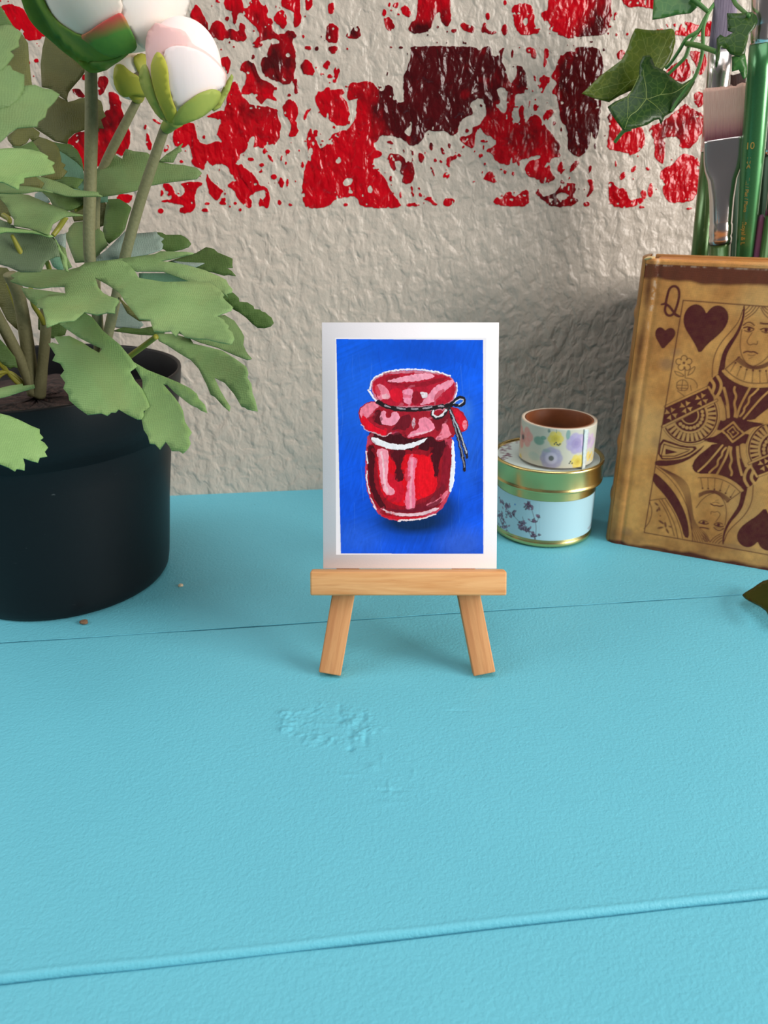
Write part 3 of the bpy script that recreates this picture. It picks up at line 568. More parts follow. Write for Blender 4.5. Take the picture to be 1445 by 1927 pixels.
P_([(530, 530), (622, 520), (640, 600), (600, 642), (540, 602)], (216, 20, 46)); P_([(402, 520), (430, 480), (470, 560), (450, 600)], (205, 22, 44), .8)
P_([(700, 560), (760, 540), (792, 620), (760, 652), (700, 652)], (148, 20, 40)); P_([(880, 560), (960, 520), (930, 600), (860, 640)], (190, 40, 62), .7)
P_([(760, 550), (790, 548), (832, 570), (800, 602), (780, 596)], (226, 214, 222), 1, 1.1)
P_([(470, 575), (520, 560), (532, 600), (490, 612)], (245, 190, 200), .8)
S_([(385, 530), (398, 460), (470, 415), (580, 385), (720, 380), (870, 395), (990, 430)], 11, (242, 240, 245), .95, 1.); S_([(1040, 480), (1045, 550), (1020, 620), (985, 655)], 8, (240, 240, 246), .9, 1.)
S_([(375, 540), (420, 610), (460, 640)], 14, (238, 236, 244), .95, 1.)
# broken-up strokes that pull neighbouring colours into one another
jar = card_mm(chaikin([(345, 960), (338, 1200), (356, 1330), (468, 1505), (600, 1530), (780, 1518), (900, 1468), (1000, 1300), (1025, 1000), (1130, 820), (1080, 690), (1000, 650), (1050, 540), (1030, 470), (860, 385), (560, 378), (385, 470), (420, 610), (300, 700), (330, 800)], 1))
rg = random.Random(8); lo_, hi_ = jar.min(0), jar.max(0)
for i in range(420):
    x, y = rg.uniform(lo_[0], hi_[0]), rg.uniform(lo_[1], hi_[1]); jx, jy = int((x - K.x0) / K.step), int((y - K.y0) / K.step)
    a_ = rg.gauss(1.35, .5) if y < (lo_[1] + hi_[1]) * .52 else rg.gauss(.5, .7); ln_ = rg.uniform(.8, 2.4); dx, dy = math.cos(a_) * ln_, math.sin(a_) * ln_
    sx_, sy_ = int((x - dx * .6 - K.x0) / K.step), int((y - dy * .6 - K.y0) / K.step)
    if not (0 <= jx < K.nx and 0 <= jy < K.ny and 0 <= sx_ < K.nx and 0 <= sy_ < K.ny): continue
    c0 = img[jy, jx]; c1 = img[sy_, sx_]
    ex, ey = int(np.clip((x + dx * .7 - K.x0) / K.step, 0, K.nx - 1)), int(np.clip((y + dy * .7 - K.y0) / K.step, 0, K.ny - 1))
    if c0[2] > c0[0] or c1[2] > c1[0] or img[ey, ex][2] > img[ey, ex][0] or c1[1] > .25: continue
    cc_ = np.clip(c1 * rg.uniform(.8, 1.2), 0, .9); sr = np.where(cc_ < .0031308, cc_ * 12.92, 1.055 * cc_ ** (1 / 2.4) - .055) * 255
    SD[0] += 1; lay(K.line(chaikin([(x - dx / 2, y - dy / 2), (x + rg.uniform(-.2, .2), y + rg.uniform(-.2, .2)), (x + dx / 2, y + dy / 2)], 1, False), rg.uniform(.45, 1.2)), tuple(sr), rg.uniform(.25, .6), rg.uniform(.3, 1.0), .15, SD[0])
# string and bow
S_([(448, 628), (490, 656), (560, 676), (680, 688), (820, 677), (960, 660), (1002, 648)], 34, (34, 26, 30))
for a_, b_ in (((500, 655), (540, 668)), ((590, 672), (650, 682)), ((700, 680), (745, 680)), ((790, 674), (850, 668)), ((900, 662), (940, 658))): S_([a_, b_], 12, (168, 160, 172), .85)
S_([(1000, 645), (1042, 600), (1080, 588), (1106, 620), (1082, 656), (1030, 652), (1000, 640)], 24, (26, 24, 34)); S_([(1020, 640), (1055, 606), (1088, 604), (1092, 630), (1060, 648)], 8, (206, 210, 222), .9)
S_([(966, 688), (942, 732), (892, 758), (846, 722), (866, 690)], 24, (38, 30, 36)); S_([(958, 690), (936, 724), (892, 746), (852, 720), (866, 696)], 14, (230, 228, 234), .95)
S_([(985, 675), (1012, 740), (1052, 830), (1082, 920), (1112, 1000), (1118, 1042)], 25, (40, 36, 44)); S_([(1000, 720), (1040, 850), (1070, 980), (1096, 1080), (1100, 1142)], 24, (34, 30, 38))
S_([(990, 690), (1018, 750), (1058, 840), (1090, 930), (1112, 1010)], 9, (186, 190, 204), .9); S_([(1012, 760), (1046, 880), (1078, 1000), (1098, 1120)], 8, (150, 152, 168), .85)
K.WX, K.WY = K.GX, K.GY
# taped edge of the blue field
wq, aq = K.poly(cq); al = np.zeros(sh); al[wq] = aq
al = np.clip(al * (1 + .0 * st), 0, 1)
paper = lin((240, 236, 241)); img = np.clip(img, 0.001, .95); img = img * al[..., None] + paper * (1 - al[..., None])
hgt = hgt * al
pts = E_O[None] + (K.GX.reshape(-1, 1) * EX + K.GY.reshape(-1, 1) * EV) / 1000 + EW[None] * (.00113 + .00010 * blur(hgt, 1).reshape(-1, 1))
t = NT('acrylic brushwork'); t.set(color=t.attr('Col', 'Color'), rough=.55, spec=.15)
grid_mesh('painted_picture', pts, K.nx, K.ny, t.m, card, cols={'Col': img})

# ================================================================== BOOK (court card printed on its cover)
BK0 = on_z(1150, 1022); BD = on_z(1445, 1074) - BK0; BD /= np.linalg.norm(BD); BN = np.array([-BD[1], BD[0], 0])   # BN points away from us
UP = np.array([0, 0, 1.0])
BW, BH, BT = 92.6, 138.2, 27.0
def book_mm(pts):
    o = []
    for x, y in pts:
        P = on_plane(x, y, BK0, BN); o.append((np.dot(P - BK0, BD) * 1000, P[2] * 1000))
    return np.array(o)
Q = Canvas(-2.4, BW, 0, BH, .19); qs = Q.GX.shape
ink = np.zeros(qs)
K1 = Z(1200, 470, 5.898); K2 = Z(1200, 740, 5.669)
S1, S2 = .222 / 5.898, .222 / 5.669
def q_set(wa, v, k=1.0):
    w, a = wa
    if w: ink[w] = ink[w] * (1 - a * k) + v * a * k
def fp(T, pts, v=1.0, sm=2, k=1.0): q_set(Q.poly(book_mm(T(chaikin(pts, sm) if sm else pts))), v, k)
def fl(T, pts, wz, v=1.0, sm=2, k=1.0):
    wz = wz * 1.3 if wz < 12 else wz
    q_set(Q.line(book_mm(T(chaikin(pts, sm, False) if sm else pts)), wz * (S1 if T is K1 else S2)), v, k)
def fc(T, c, r, v=1.0, wz=None, a0=0, a1=360):
    an = np.radians(np.linspace(a0, a1, 25)); pp = [(c[0] + r * math.cos(a), c[1] + r * math.sin(a)) for a in an]
    if wz: fl(T, pp, wz, v, 0)
    else: fp(T, pp, v, 0)
# dress (dark ground with light folds)
fp(K1, [(940, 1362), (1050, 1452), (1180, 1512), (1300, 1532), (1500, 1520), (1560, 1600), (1500, 1720), (1330, 1850), (1300, 1885), (1130, 1885), (1000, 1700), (960, 1640), (880, 1690), (770, 1600), (770, 1490), (880, 1380)], 1, 1)
fp(K2, [(880, 30), (930, 0), (1389, -20), (1500, 20), (1300, 120), (1220, 220), (1165, 292), (1352, 322), (1242, 382), (1130, 447), (1020, 522), (910, 396), (850, 386), (892, 270), (975, 262), (960, 150)], 1, 0)
fl(K2, [(975, 250), (965, 100), (940, 0), (925, -60)], 30, 0, 2)
fl(K2, [(915, 260), (905, 120), (870, 60)], 70, 0, 1); fl(K2, [(950, 262), (944, 150), (900, 40)], 8, 1)
fl(K2, [(1040, 245), (1050, 170), (1030, 100), (1062, 30), (1030, -30), (1040, -70)], 26, 0); fl(K2, [(1062, 252), (1090, 150), (1140, 50), (1200, -60)], 26, 0)
fl(K2, [(1098, 242), (1142, 190), (1140, 150), (1192, 100), (1190, 40), (1242, 0), (1290, -50)], 24, 0); fl(K2, [(1135, 268), (1240, 140), (1330, 40), (1420, -40)], 24, 0)
# sleeve band with crosses
fp(K2, [(300, 140), (620, -10), (760, -70), (845, 70), (270, 352)], 1, 0)
for c in ((360, 215), (520, 145), (685, 62)):
    for k in range(4):
        a = math.radians(20 + 90 * k)
        fp(K2, [(c[0] + 8 * math.cos(a), c[1] + 8 * math.sin(a)), (c[0] + 74 * math.cos(a - .42), c[1] + 74 * math.sin(a - .42)), (c[0] + 58 * math.cos(a), c[1] + 58 * math.sin(a)), (c[0] + 74 * math.cos(a + .42), c[1] + 74 * math.sin(a + .42))], 0, 0)
for a, b in (((300, 140), (760, -72)), ((268, 352), (845, 72)), ((760, -72), (845, 72))):
    fl(K2, [a, b], 34, 1, 0); fl(K2, [a, b], 24, 0, 0)
fl(K1, [(820, 1440), (862, 1500), (832, 1582)], 36, 0); fl(K1, [(890, 1400), (940, 1482), (912, 1590), (862, 1640)], 34, 0)
# cuff
cc = (560, 230); ang0 = -32
def cuff(r, wz, v, a0=-32, a1=158): fc(K2, cc, r, v, wz, a0, a1)
fp(K2, [cc] + [(cc[0] + 320 * math.cos(math.radians(a)), cc[1] + 320 * math.sin(math.radians(a))) for a in range(-31, 157, 4)], 1, 0)
cuff(308, 18, 0); cuff(283, 5, 0)
for a in range(-26, 154, 11):
    ca, sa = math.cos(math.radians(a)), math.sin(math.radians(a))
    fl(K2, [(cc[0] + 212 * ca, cc[1] + 212 * sa), (cc[0] + 268 * ca, cc[1] + 268 * sa)], 34, 0, 0)
cuff(186, 26, 0)
for a in range(-16, 150, 17): fc(K2, (cc[0] + 138 * math.cos(math.radians(a)), cc[1] + 138 * math.sin(math.radians(a))), 20, 0)
cuff(92, 18, 0)
fl(K2, [(268, 352), (845, 72)], 34, 1, 0); fl(K2, [(268, 352), (845, 72)], 24, 0, 0)
# lower wing
fp(K2, [(250, 478), (215, 702), (400, 702), (560, 652), (660, 565), (500, 562), (350, 512)], 1, 1)
fp(K2, [(262, 505), (232, 690), (395, 690), (540, 642), (625, 578), (500, 580), (350, 532)], 0, 1); fl(K2, [(285, 540), (255, 668), (400, 668), (545, 612)], 8, 1, 0); fl(K2, [(285, 540), (400, 575), (560, 600)], 8, 1, 0); fp(K2, [(302, 590), (432, 626), (300, 648)], 1, 0)
fp(K2, [(190, 712), (350, 716), (520, 692), (650, 604), (730, 535), (660, 625), (520, 722), (350, 772), (188, 772)], 1, 1)
# belt
fp(K2, [(725, 510), (850, 430), (910, 394), (1020, 522), (1165, 450), (1252, 388), (1300, 380), (1190, 500), (1150, 562), (1060, 572), (900, 562), (850, 530)], 1, 0)
for a, b in (((740, 502), (908, 396)), ((1128, 450), (1290, 372))): fl(K2, [a, b], 18, 0, 0)
fp(K2, [(905, 394), (1025, 304), (1134, 440), (1020, 522)], 1, 0); fl(K2, [(905, 394), (1025, 304), (1134, 440), (1020, 522), (905, 394)], 24, 0, 0)
fl(K2, [(962, 400), (1022, 350), (1072, 432), (1025, 474), (962, 400)], 16, 0, 0); fc(K2, (1020, 412), 14, 0)
# heart, index, flower
heart = [(690, 1155), (650, 1060), (590, 960), (530, 870), (510, 780), (525, 700), (570, 630), (640, 598), (700, 610), (745, 655), (765, 710), (800, 660), (850, 620), (910, 612), (970, 640), (1010, 700), (1012, 780), (970, 870), (880, 960), (780, 1040)]
fp(K1, heart, 1, 1)
fp(K1, [(282, 1105), (245, 1040), (200, 960), (200, 900), (230, 860), (265, 855), (295, 875), (310, 895), (340, 870), (380, 860), (415, 885), (425, 930), (400, 980), (340, 1040)], 1, 1)
fl(K1, [(312, 600), (335, 500), (352, 435), (385, 402), (425, 398), (460, 430), (468, 500), (452, 580), (430, 650), (410, 700), (372, 730), (325, 720), (303, 665), (318, 605), (345, 612), (385, 660), (420, 712), (462, 735)], 26, 1); fl(K1, [(270, 602), (322, 592)], 22, 1, 0); fl(K1, [(425, 650), (410, 720), (462, 735)], 20, 1)
for c in ((520, 1203), (572, 1235), (555, 1300), (487, 1300), (462, 1238)): fc(K1, c, 34, 1, 6)
fc(K1, (518, 1252), 40, 0); fc(K1, (518, 1252), 15, .8)
for pl in ([(412, 1342), (480, 1360), (530, 1405), (440, 1392), (412, 1342)], [(560, 1392), (580, 1330), (650, 1280), (622, 1360), (560, 1392)], [(530, 1300), (532, 1420)], [(440, 1470), (480, 1440), (530, 1440), (562, 1480), (566, 1530), (540, 1560), (470, 1560), (435, 1530), (440, 1470)], [(440, 1500), (560, 1500)], [(440, 1530), (560, 1535)], [(505, 1440), (490, 1560)], [(540, 1420), (620, 1430), (668, 1490), (662, 1530)], [(600, 1560), (590, 1500)], [(445, 1560), (520, 1620)]): fl(K1, pl, 6, .85, 1)
# head
fp(K1, [(1178, 608), (1197, 620), (1187, 760), (1140, 900), (1070, 1020), (1005, 1130), (978, 1220), (972, 1310), (952, 1342), (990, 1372), (890, 1400), (920, 1250), (950, 1130), (1010, 1030), (1090, 930), (1150, 800), (1175, 700)], 1, 1)
fl(K1, [(1172, 660), (1130, 790), (1040, 900), (940, 1010), (870, 1130), (835, 1260), (832, 1410)], 7, .9)
for pl in ([(1200, 665), (1225, 645), (1245, 618)], [(1200, 705), (1250, 668), (1285, 620)], [(1198, 740), (1270, 690), (1320, 622)], [(1200, 768), (1300, 700), (1355, 625)], [(1372, 640), (1400, 700), (1450, 750)], [(1385, 630), (1420, 680), (1460, 710)], [(1400, 625), (1450, 665)]): fl(K1, pl, 7, .85, 1)
fl(K1, [(1162, 880), (1146, 980), (1140, 1080), (1160, 1180), (1220, 1270), (1290, 1292), (1370, 1255), (1450, 1185), (1520, 1080)], 6, .9)
fl(K1, [(1175, 835), (1215, 802), (1262, 800), (1300, 835)], 9, .95, 1); fl(K1, [(1368, 808), (1410, 818), (1480, 815)], 16, .95, 1); fl(K1, [(1180, 862), (1230, 848), (1295, 874)], 11, .95, 1); fc(K1, (1240, 880), 20, .85); fl(K1, [(1188, 890), (1240, 912), (1292, 886)], 8, .9, 1); fl(K1, [(1190, 835), (1240, 825), (1290, 850)], 5, .6, 1)
fl(K1, [(1368, 882), (1410, 864), (1490, 880)], 14, .95, 1); fc(K1, (1430, 890), 20, .85); fl(K1, [(1382, 900), (1440, 925), (1490, 890)], 8, .9, 1)
fl(K1, [(1275, 915), (1232, 980), (1214, 1022), (1250, 1058), (1290, 1036), (1330, 1052), (1335, 1010)], 6, .9, 1); fl(K1, [(1180, 1138), (1222, 1120), (1262, 1132), (1292, 1124), (1335, 1148)], 11, .95, 1); fl(K1, [(1228, 1160), (1270, 1176), (1312, 1160)], 6, .8, 1); fl(K1, [(1238, 1205), (1275, 1192)], 5, .7, 0)
for k in range(6): fl(K1, [(1092 + 6 * k, 1222 - 9 * k), (1200 + 4 * k, 1302 - 8 * k), (1300, 1325 - 6 * k), (1400, 1310 - 8 * k), (1480, 1270 - 10 * k)], 5, .8 if k % 2 else .95, 1)
fl(K1, [(952, 1342), (1050, 1432), (1180, 1492), (1300, 1512), (1480, 1500)], 30, 0, 2); fl(K1, [(975, 1318), (1060, 1400), (1180, 1462), (1300, 1482), (1480, 1472)], 7, .9); fl(K1, [(978, 1318), (1040, 1265), (1140, 1180)], 7, .9, 0)
for a, b in (((1090, 1250), (1035, 1345)), ((1150, 1295), (1105, 1398)), ((1215, 1325), (1185, 1440)), ((1285, 1335), (1275, 1470)), ((1360, 1340), (1362, 1475)), ((1430, 1340), (1450, 1470))):
    fl(K1, [a, b], 6, .75, 0); fc(K1, a, 12, .9)
half = ink.copy()
# the print is the same turned half round about its middle
mu, mv = book_mm([(1380, 812.5)])[0]
jj = np.clip(np.round((2 * mu - Q.GX - Q.x0) / Q.step).astype(int), 0, Q.nx - 1); ii = np.clip(np.round((2 * mv - Q.GY - Q.y0) / Q.step).astype(int), 0, Q.ny - 1)
rot = half[ii, jj]
c_line = (Q.GY - mv) + (Q.GX - mu) * -.42          # the belt's slant divides the two halves
ink = np.where(c_line > 0, half, np.maximum(rot, half * (Q.GX < mu - 4)))
# what shows only in the lower left: veil, hair and crown of the second head
def both(fn, T, *a, **k): fn(T, *a, **k)
fp(K2, [(172, 860), (202, 850), (335, 980), (425, 1100), (505, 1260), (545, 1400), (552, 1545), (498, 1530), (468, 1400), (400, 1250), (300, 1090), (160, 942)], 1, 1)
fl(K2, [(200, 792), (335, 905), (455, 1065), (525, 1225), (568, 1400), (578, 1570)], 30, 0); 
for k in range(7): fl(K2, [(222 + 16 * k, 778 + 7 * k), (395 + 12 * k, 905 - 2 * k), (470 + 13 * k, 1010 - 4 * k), (520 + 9 * k, 1130), (560 + 7 * k, 1380), (590 + 25 * k, 1500), (620 + 26 * k, 1585)], 5, .8)
fl(K2, [(200, 785), (345, 900), (465, 1060), (540, 1225), (580, 1400), (590, 1580)], 6, .9)
for pl in ([(130, 1142), (200, 1130), (305, 1118)], [(262, 1130), (332, 1250), (402, 1400), (432, 1540)], [(300, 1128), (400, 1280), (460, 1440), (482, 1545)], [(130, 1158), (162, 1250), (132, 1372), (72, 1442)], [(235, 1140), (300, 1240), (350, 1360), (395, 1520)]): fl(K2, pl, 8, .75)
for (x, y, rx, ry, rr) in ((205, 1180, 30, 12, .6), (235, 1230, 28, 11, 1.2), (215, 1245, 12, 24, .3), (245, 1305, 9, 9, 0), (255, 1372, 40, 13, .5), (245, 1432, 36, 13, -.4), (300, 1400, 40, 13, 1.3), (320, 1465, 38, 12, 1.0), (350, 1420, 22, 9, .2)):
    w, a = Q.ell(book_mm(K2([(x, y)]))[0], rx * S2, ry * S2, .3, -rr)
    if w: ink[w] = np.maximum(ink[w], a * .75)
# fine frame
f0 = book_mm(K1([(510, 556)]))[0]; f1 = np.array([book_mm(K2([(62, 1470)]))[0][0] + .6, 2 * mv - f0[1]]); fr = 2 * mu - f0[0]
w, a = Q.line([(f0[0], f0[1]), (fr, f0[1] - 1.2), (fr, f1[1] - .8), (f1[0], f1[1]), (f0[0], f0[1])], .42); ink[w] = np.maximum(ink[w], a * .9)
halo = blur(ink, 3); ink = np.clip(blur(ink, 1) * .95 + halo * .28, 0, 1)
# cloth colour, stains and burnt edges
n_a = vnoise(qs, 60, 41, 4); n_b = vnoise(qs, (30, 12), 42, 3); n_c = vnoise(qs, 9, 43, 3); n_d = vnoise(qs, 160, 44, 3)
n_a = np.clip((n_a - .5) * 1.9 + .5, 0, 1)
gold = lin((248, 178, 98)) * (1 - n_a[..., None]) + lin((208, 138, 70)) * n_a[..., None]
gold = gold * (1 + (n_b - .5) * .25 + (n_c - .5) * .28)[..., None]
pale = np.clip((n_d - .5) * 4 + .1 + (60 - Q.GY) / 90 * (Q.GX < 20), 0, 1)[..., None] * .35; gold = gold * (1 - pale) + lin((226, 186, 124)) * pale
wob = (vnoise(qs, (200, 70), 45, 3) - .5)
def edge(d, w0, soft): return np.clip((w0 - d) / soft + .5, 0, 1)
top = edge(BH - 2.2 - Q.GY, 6.2 + wob * 6, 1.0) * np.clip((BH - 1.9 - Q.GY) / .5, 0, 1)
st_c = lin((100, 36, 20)) * (.8 + .5 * n_b[..., None])
col = gold * (1 - (top * .95)[..., None]) + st_c * (top * .95)[..., None]
ring = np.exp(-((BH - 2.2 - Q.GY - 6.2 - wob * 6) / .7) ** 2) * .35; col = col * (1 - ring[..., None]) + lin((112, 58, 28)) * ring[..., None]
bot = edge(Q.GY, 1.4 + wob * 5, 1.6); bot2 = edge(Q.GY, 9 + wob * 10, 9) * .35 * n_a
b_ = np.clip(bot * .8 + bot2, 0, 1)[..., None]; col = col * (1 - b_) + lin((96, 40, 22)) * b_
lf = (np.exp(-((Q.GX - 1.2 - wob * 2) / 1.5) ** 2) * (.35 + .65 * n_a) * np.clip((Q.GY - 15) / 60, .25, 1))[..., None] * .95; col = col * (1 - lf) + lin((120, 66, 30)) * lf
scuff_glint = (np.exp(-((Q.GX - 3.6) / .7) ** 2) * np.clip((n_c - .52) * 7, 0, 1) * np.clip((Q.GY - 95) / 25, 0, 1) + np.exp(-((Q.GY - BH + 2.6) / .35) ** 2) * np.clip((n_b - .5) * 5, 0, 1) * .8)  # pale scuffs by the hinge, plus a glossy highlight painted along the top edge
scuff_glint = np.clip(scuff_glint, 0, 1)[..., None] * .6; col = col * (1 - scuff_glint) + lin((228, 205, 180)) * scuff_glint
for (x, y, rx, ry, kk) in ((1255, 685, 3.4, 2.6, .5), (1272, 663, 2.2, 1.8, .35), (1205, 780, 1.1, 4., .3), (1180, 1000, 2.4, 2.2, .35), (1235, 832, 2.4, 2.4, .25), (1390, 1030, 9, 1.2, .3)):
    w, a = Q.ell(book_mm([(x, y)])[0], rx, ry, .9)
    if w: a = (a * kk)[..., None]; col[w] = col[w] * (1 - a) + lin((140, 104, 84)) * a
ik = (ink * (.93 + .1 * n_c))[..., None]; col = np.clip(col * (1 - ik) + lin((92, 16, 22)) * ik, .002, .95)
book = empty('book', tuple(BK0), 'worn tan hardback book printed with a queen of hearts card, standing upright', 'book')
bend = np.where(Q.GX < 2.2, (2.2 - np.clip(Q.GX, -2.4, 2.2)) ** 2 / 9.0, 0) + .35 * np.exp(-((Q.GX - 4.6) / 1.0) ** 2)
rt_ = np.clip(1.2 - (BH - Q.GY), 0, 1.2); bend = bend + rt_ ** 2 * .5
pts = BK0[None] + (Q.GX.reshape(-1, 1) * BD + Q.GY.reshape(-1, 1) * UP + bend.reshape(-1, 1) * BN) / 1000
def clothmat(name, attr=None, c=None):
    t = NT(name)
    mp = t.mapping((1, 1, 1), rot=(0, 0, -math.atan2(BD[1], BD[0])))
    def wv(axis):
        w_ = t.n('TexWave'); w_.bands_direction = axis; w_.inputs['Scale'].default_value = 700; w_.inputs['Distortion'].default_value = 1.0; w_.inputs['Detail'].default_value = 1; t.l(mp, w_.inputs[0]); return w_.outputs['Fac']
    wf = t.math('ADD', wv('X'), wv('Z')); nn = t.noise(500, 3)
    base = t.attr(attr, 'Color') if attr else t.mix(t.noise(90, 4, .6), lin(c[0]), lin(c[1]))
    t.set(color=t.mix(t.math('MULTIPLY', wf, .10), base, lin((110, 66, 30))), rough=.42, spec=.35, normal=t.bump(t.math('ADD', wf, nn), .00012, .5)); return t.m
cover = grid_mesh('front_cover', pts, Q.nx, Q.ny, clothmat('printed book cloth', 'Col'), book, cols={'Col': col}, back=BN * .0028)
M_CLOTH = clothmat('tan book cloth', None, ((206, 148, 80), (160, 100, 48)))
def bp(u, v, w): return BK0 + (BD * u + UP * v + BN * w) / 1000
box('text_block', bp(BW / 2 + .6, BH / 2 - .2, BT / 2 + 1.0), (BD, BN, UP), ((BW - 3.2) / 2000, (BT - 4.2) / 2000, (BH - 1.2) / 2000), clothmat('cloth covered edge', None, ((222, 150, 78), (190, 116, 52))), book, .0005)
box('back_cover', bp(BW / 2, BH / 2, BT - 1.2), (BD, BN, UP), (BW / 2000, .0013, BH / 2000), M_CLOTH, book, .0006)
# spine: bulging strip with raised bands
vs, fs = [], []; nv_, na_ = 120, 24
for i in range(nv_):
    v = BH * i / (nv_ - 1); bulge = 2.6 + .75 * sum(math.exp(-((v - b) / 2.2) ** 4) for b in (24, 52, 84, 114))
    for k in range(na_):
        a = math.pi * k / (na_ - 1); vs.append(bp(-1.6 - bulge * math.sin(a) * 1.0, v, BT / 2 + .6 - (BT / 2 - .8) * math.cos(a)))
for i in range(nv_ - 1):
    for k in range(na_ - 1): fs.append((i * na_ + k, i * na_ + k + 1, (i + 1) * na_ + k + 1, (i + 1) * na_ + k))
fs.append(tuple(range(na_))); fs.append(tuple(range((nv_ - 1) * na_, nv_ * na_)))
mesh_obj('spine', vs, fs, clothmat('spine cloth', None, ((196, 142, 78), (140, 92, 46))), book)
t = NT('raw board'); t.set(color=lin((226, 196, 140)), rough=.8)
mesh_obj('torn_corner', [bp(-2.6, BH - .2, 1.2), bp(.6, BH + .5, .2), bp(2.2, BH + .6, 1.8), bp(1.6, BH + .9, 4.2), bp(-1.4, BH + .6, 4.6), bp(-1.2, BH - 1.6, 2.2), bp(1.4, BH - 1.2, 2.4)], [(0, 1, 2, 3, 4), (0, 5, 1), (1, 5, 6, 2), (2, 6, 3), (3, 6, 5, 4), (4, 5, 0)], t.m, book, smooth=False)

# ================================================================== TIN and WASHI TAPE
TX, TY = .0839, .3647
def cyl_mm(pts, cx_, cy_, r):
    """photo point on the near side of an upright cylinder -> (arc mm from the front, height mm)"""
    o = []
    for x, y in pts:
        d = ray(x, y); e = EYE - np.array([cx_, cy_, 0]); a = d[0] ** 2 + d[1] ** 2; b = e[0] * d[0] + e[1] * d[1]; c = e[0] ** 2 + e[1] ** 2 - r * r
        D2 = b * b - a * c
        if D2 < 0: s = -b / a
        else: s = (-b - math.sqrt(D2)) / a
        P = EYE + d * s; th = math.atan2(P[0] - cx_, -(P[1] - cy_)); o.append((th * r * 1000, P[2] * 1000))
    return np.array(o)
def wrap_cyl(name, cx_, cy_, r, x0, x1, z0, z1, step, draw, mat, parent, thick, base):
    cvs = Canvas(x0, x1, z0, z1, step); im = np.zeros(cvs.GX.shape + (3,)); im[:] = base
    draw(cvs, im)
    th = (cvs.GX / 1000 / r).reshape(-1, 1)
    nrm = np.concatenate([np.sin(th), -np.cos(th), 0 * th], 1); P = nrm * r + np.array([cx_, cy_, 0]); P[:, 2] = cvs.GY.ravel() / 1000
    return grid_mesh(name, P, cvs.nx, cvs.ny, mat, parent, cols={'Col': im})
def put(im, wa, col, k=1.0):
    w, a = wa
    if w is None: return
    a = (a * k)[..., None]; im[w] = im[w] * (1 - a) + lin(col) * a
T7 = Z(900, 740, 4.8167)
tin = empty('tin', (TX, TY, 0), 'small round gold tin with a pale blue lavender label and lid', 'tin')
t = NT('gold tin plate'); t.set(color=(.74, .60, .25), metal=1.0, rough=.27, normal=t.bump(t.noise(400, 2), .00005, .3)); M_GOLD = t.m
lathe('body', [(0, .0006), (.0238, .0006), (.0252, .0009), (.0257, .0018), (.0254, .0030), (.0252, .0034), (.0252, .0300), (.0252, .0312), (.0235, .0316), (0, .0316)], M_GOLD, (TX, TY, 0), tin)
lid = lathe('lid', [(.0254, .0304), (.0272, .0303), (.0280, .0308), (.0281, .0315), (.0277, .0321), (.0276, .0330), (.0276, .0400), (.0279, .0408), (.0279, .0416), (.0274, .0421), (.0267, .0421), (.0263, .0417), (.0262, .0408), (0, .0408)], M_GOLD, (TX, TY, 0), tin)
t = NT('printed paper label'); t.set(color=t.attr('Col', 'Color'), rough=.45, spec=.4); M_LABEL = t.m
RL = .02535
def lav(c, im):
    q = lambda p: cyl_mm(T7(p), TX, TY, RL)
    plum = (84, 48, 70)
    for stem in ([(190, 950), (240, 1030), (330, 1120), (420, 1220)], [(470, 1000), (500, 1110), (525, 1190), (520, 1300)], [(170, 1090), (220, 1180), (290, 1280)], [(555, 1110), (525, 1180), (470, 1160)], [(400, 1120), (420, 1200), (470, 1280)]): put(im, c.line(q(chaikin(stem, 2, False)), .22), plum)
    rng = np.random.default_rng(6)
    for (x, y, n, sx, sy) in ((210, 970, 5, 22, 25), (255, 1030, 8, 32, 34), (305, 1085, 10, 38, 34), (455, 1020, 14, 40, 40), (200, 1120, 10, 30, 40), (225, 1200, 14, 40, 50), (390, 1190, 9, 34, 30), (425, 1235, 10, 40, 30), (510, 1290, 9, 36, 30), (500, 1160, 5, 26, 18), (545, 1115, 3, 8, 18)):
        for k in range(n * 2):
            p = q([(x + rng.normal(0, sx * .55), y + rng.normal(0, sy * .55))])[0]
            put(im, c.ell(p, .8, .46, .5, rng.uniform(0, 3)), random.choice([(98, 60, 86), (70, 36, 58), (128, 92, 118)]), .85); put(im, c.ell(p + .12, .25, .16, .5), (176, 170, 190), .6)
    put(im, c.ell(q([(332, 1008)])[0], .5, .5, .8), (70, 130, 200), .8)
    w, a = c.line(q([(552, 1002), (552, 1335)]), .12); im[w] *= (1 - .25 * a[..., None])
    put(im, c.poly(q([(985, 1225), (1030, 1150), (1060, 1170), (1000, 1240)])), (130, 100, 110), .4)
wrap_cyl('label', TX, TY, RL, -78, 78, 4.6, 25.6, .2, lav, M_LABEL, tin, 0, lin((176, 212, 224)))
# printed disc inside the lid's rim
nr, na2 = 46, 260; rr_ = np.linspace(.0003, .0258, nr); th_ = np.linspace(0, 2 * np.pi, na2)
RR, TH = np.meshgrid(rr_, th_); V = np.stack([TX + RR * np.cos(TH), TY + RR * np.sin(TH), np.full(RR.shape, .04095)], -1).reshape(-1, 3)
dcol = np.zeros((V.shape[0], 3)); dcol[:] = lin((198, 212, 208)); rng = np.random.default_rng(12)
for p in T7([(300, 440), (250, 470), (215, 510), (260, 570), (210, 590), (330, 430), (235, 545), (280, 500)]):
    c0 = on_z(p[0], p[1], .04095)
    for k in range(7):
        c = c0[:2] + rng.normal(0, .0016, 2); d = np.hypot((V[:, 0] - c[0]) / .0011, (V[:, 1] - c[1]) / .0007); a = np.clip((1 - d) * 3, 0, 1)[:, None]; dcol = dcol * (1 - a) + lin((120, 84, 104)) * a
grid_mesh('lid_label', V, nr, na2, M_LABEL, tin, cols={'Col': dcol})

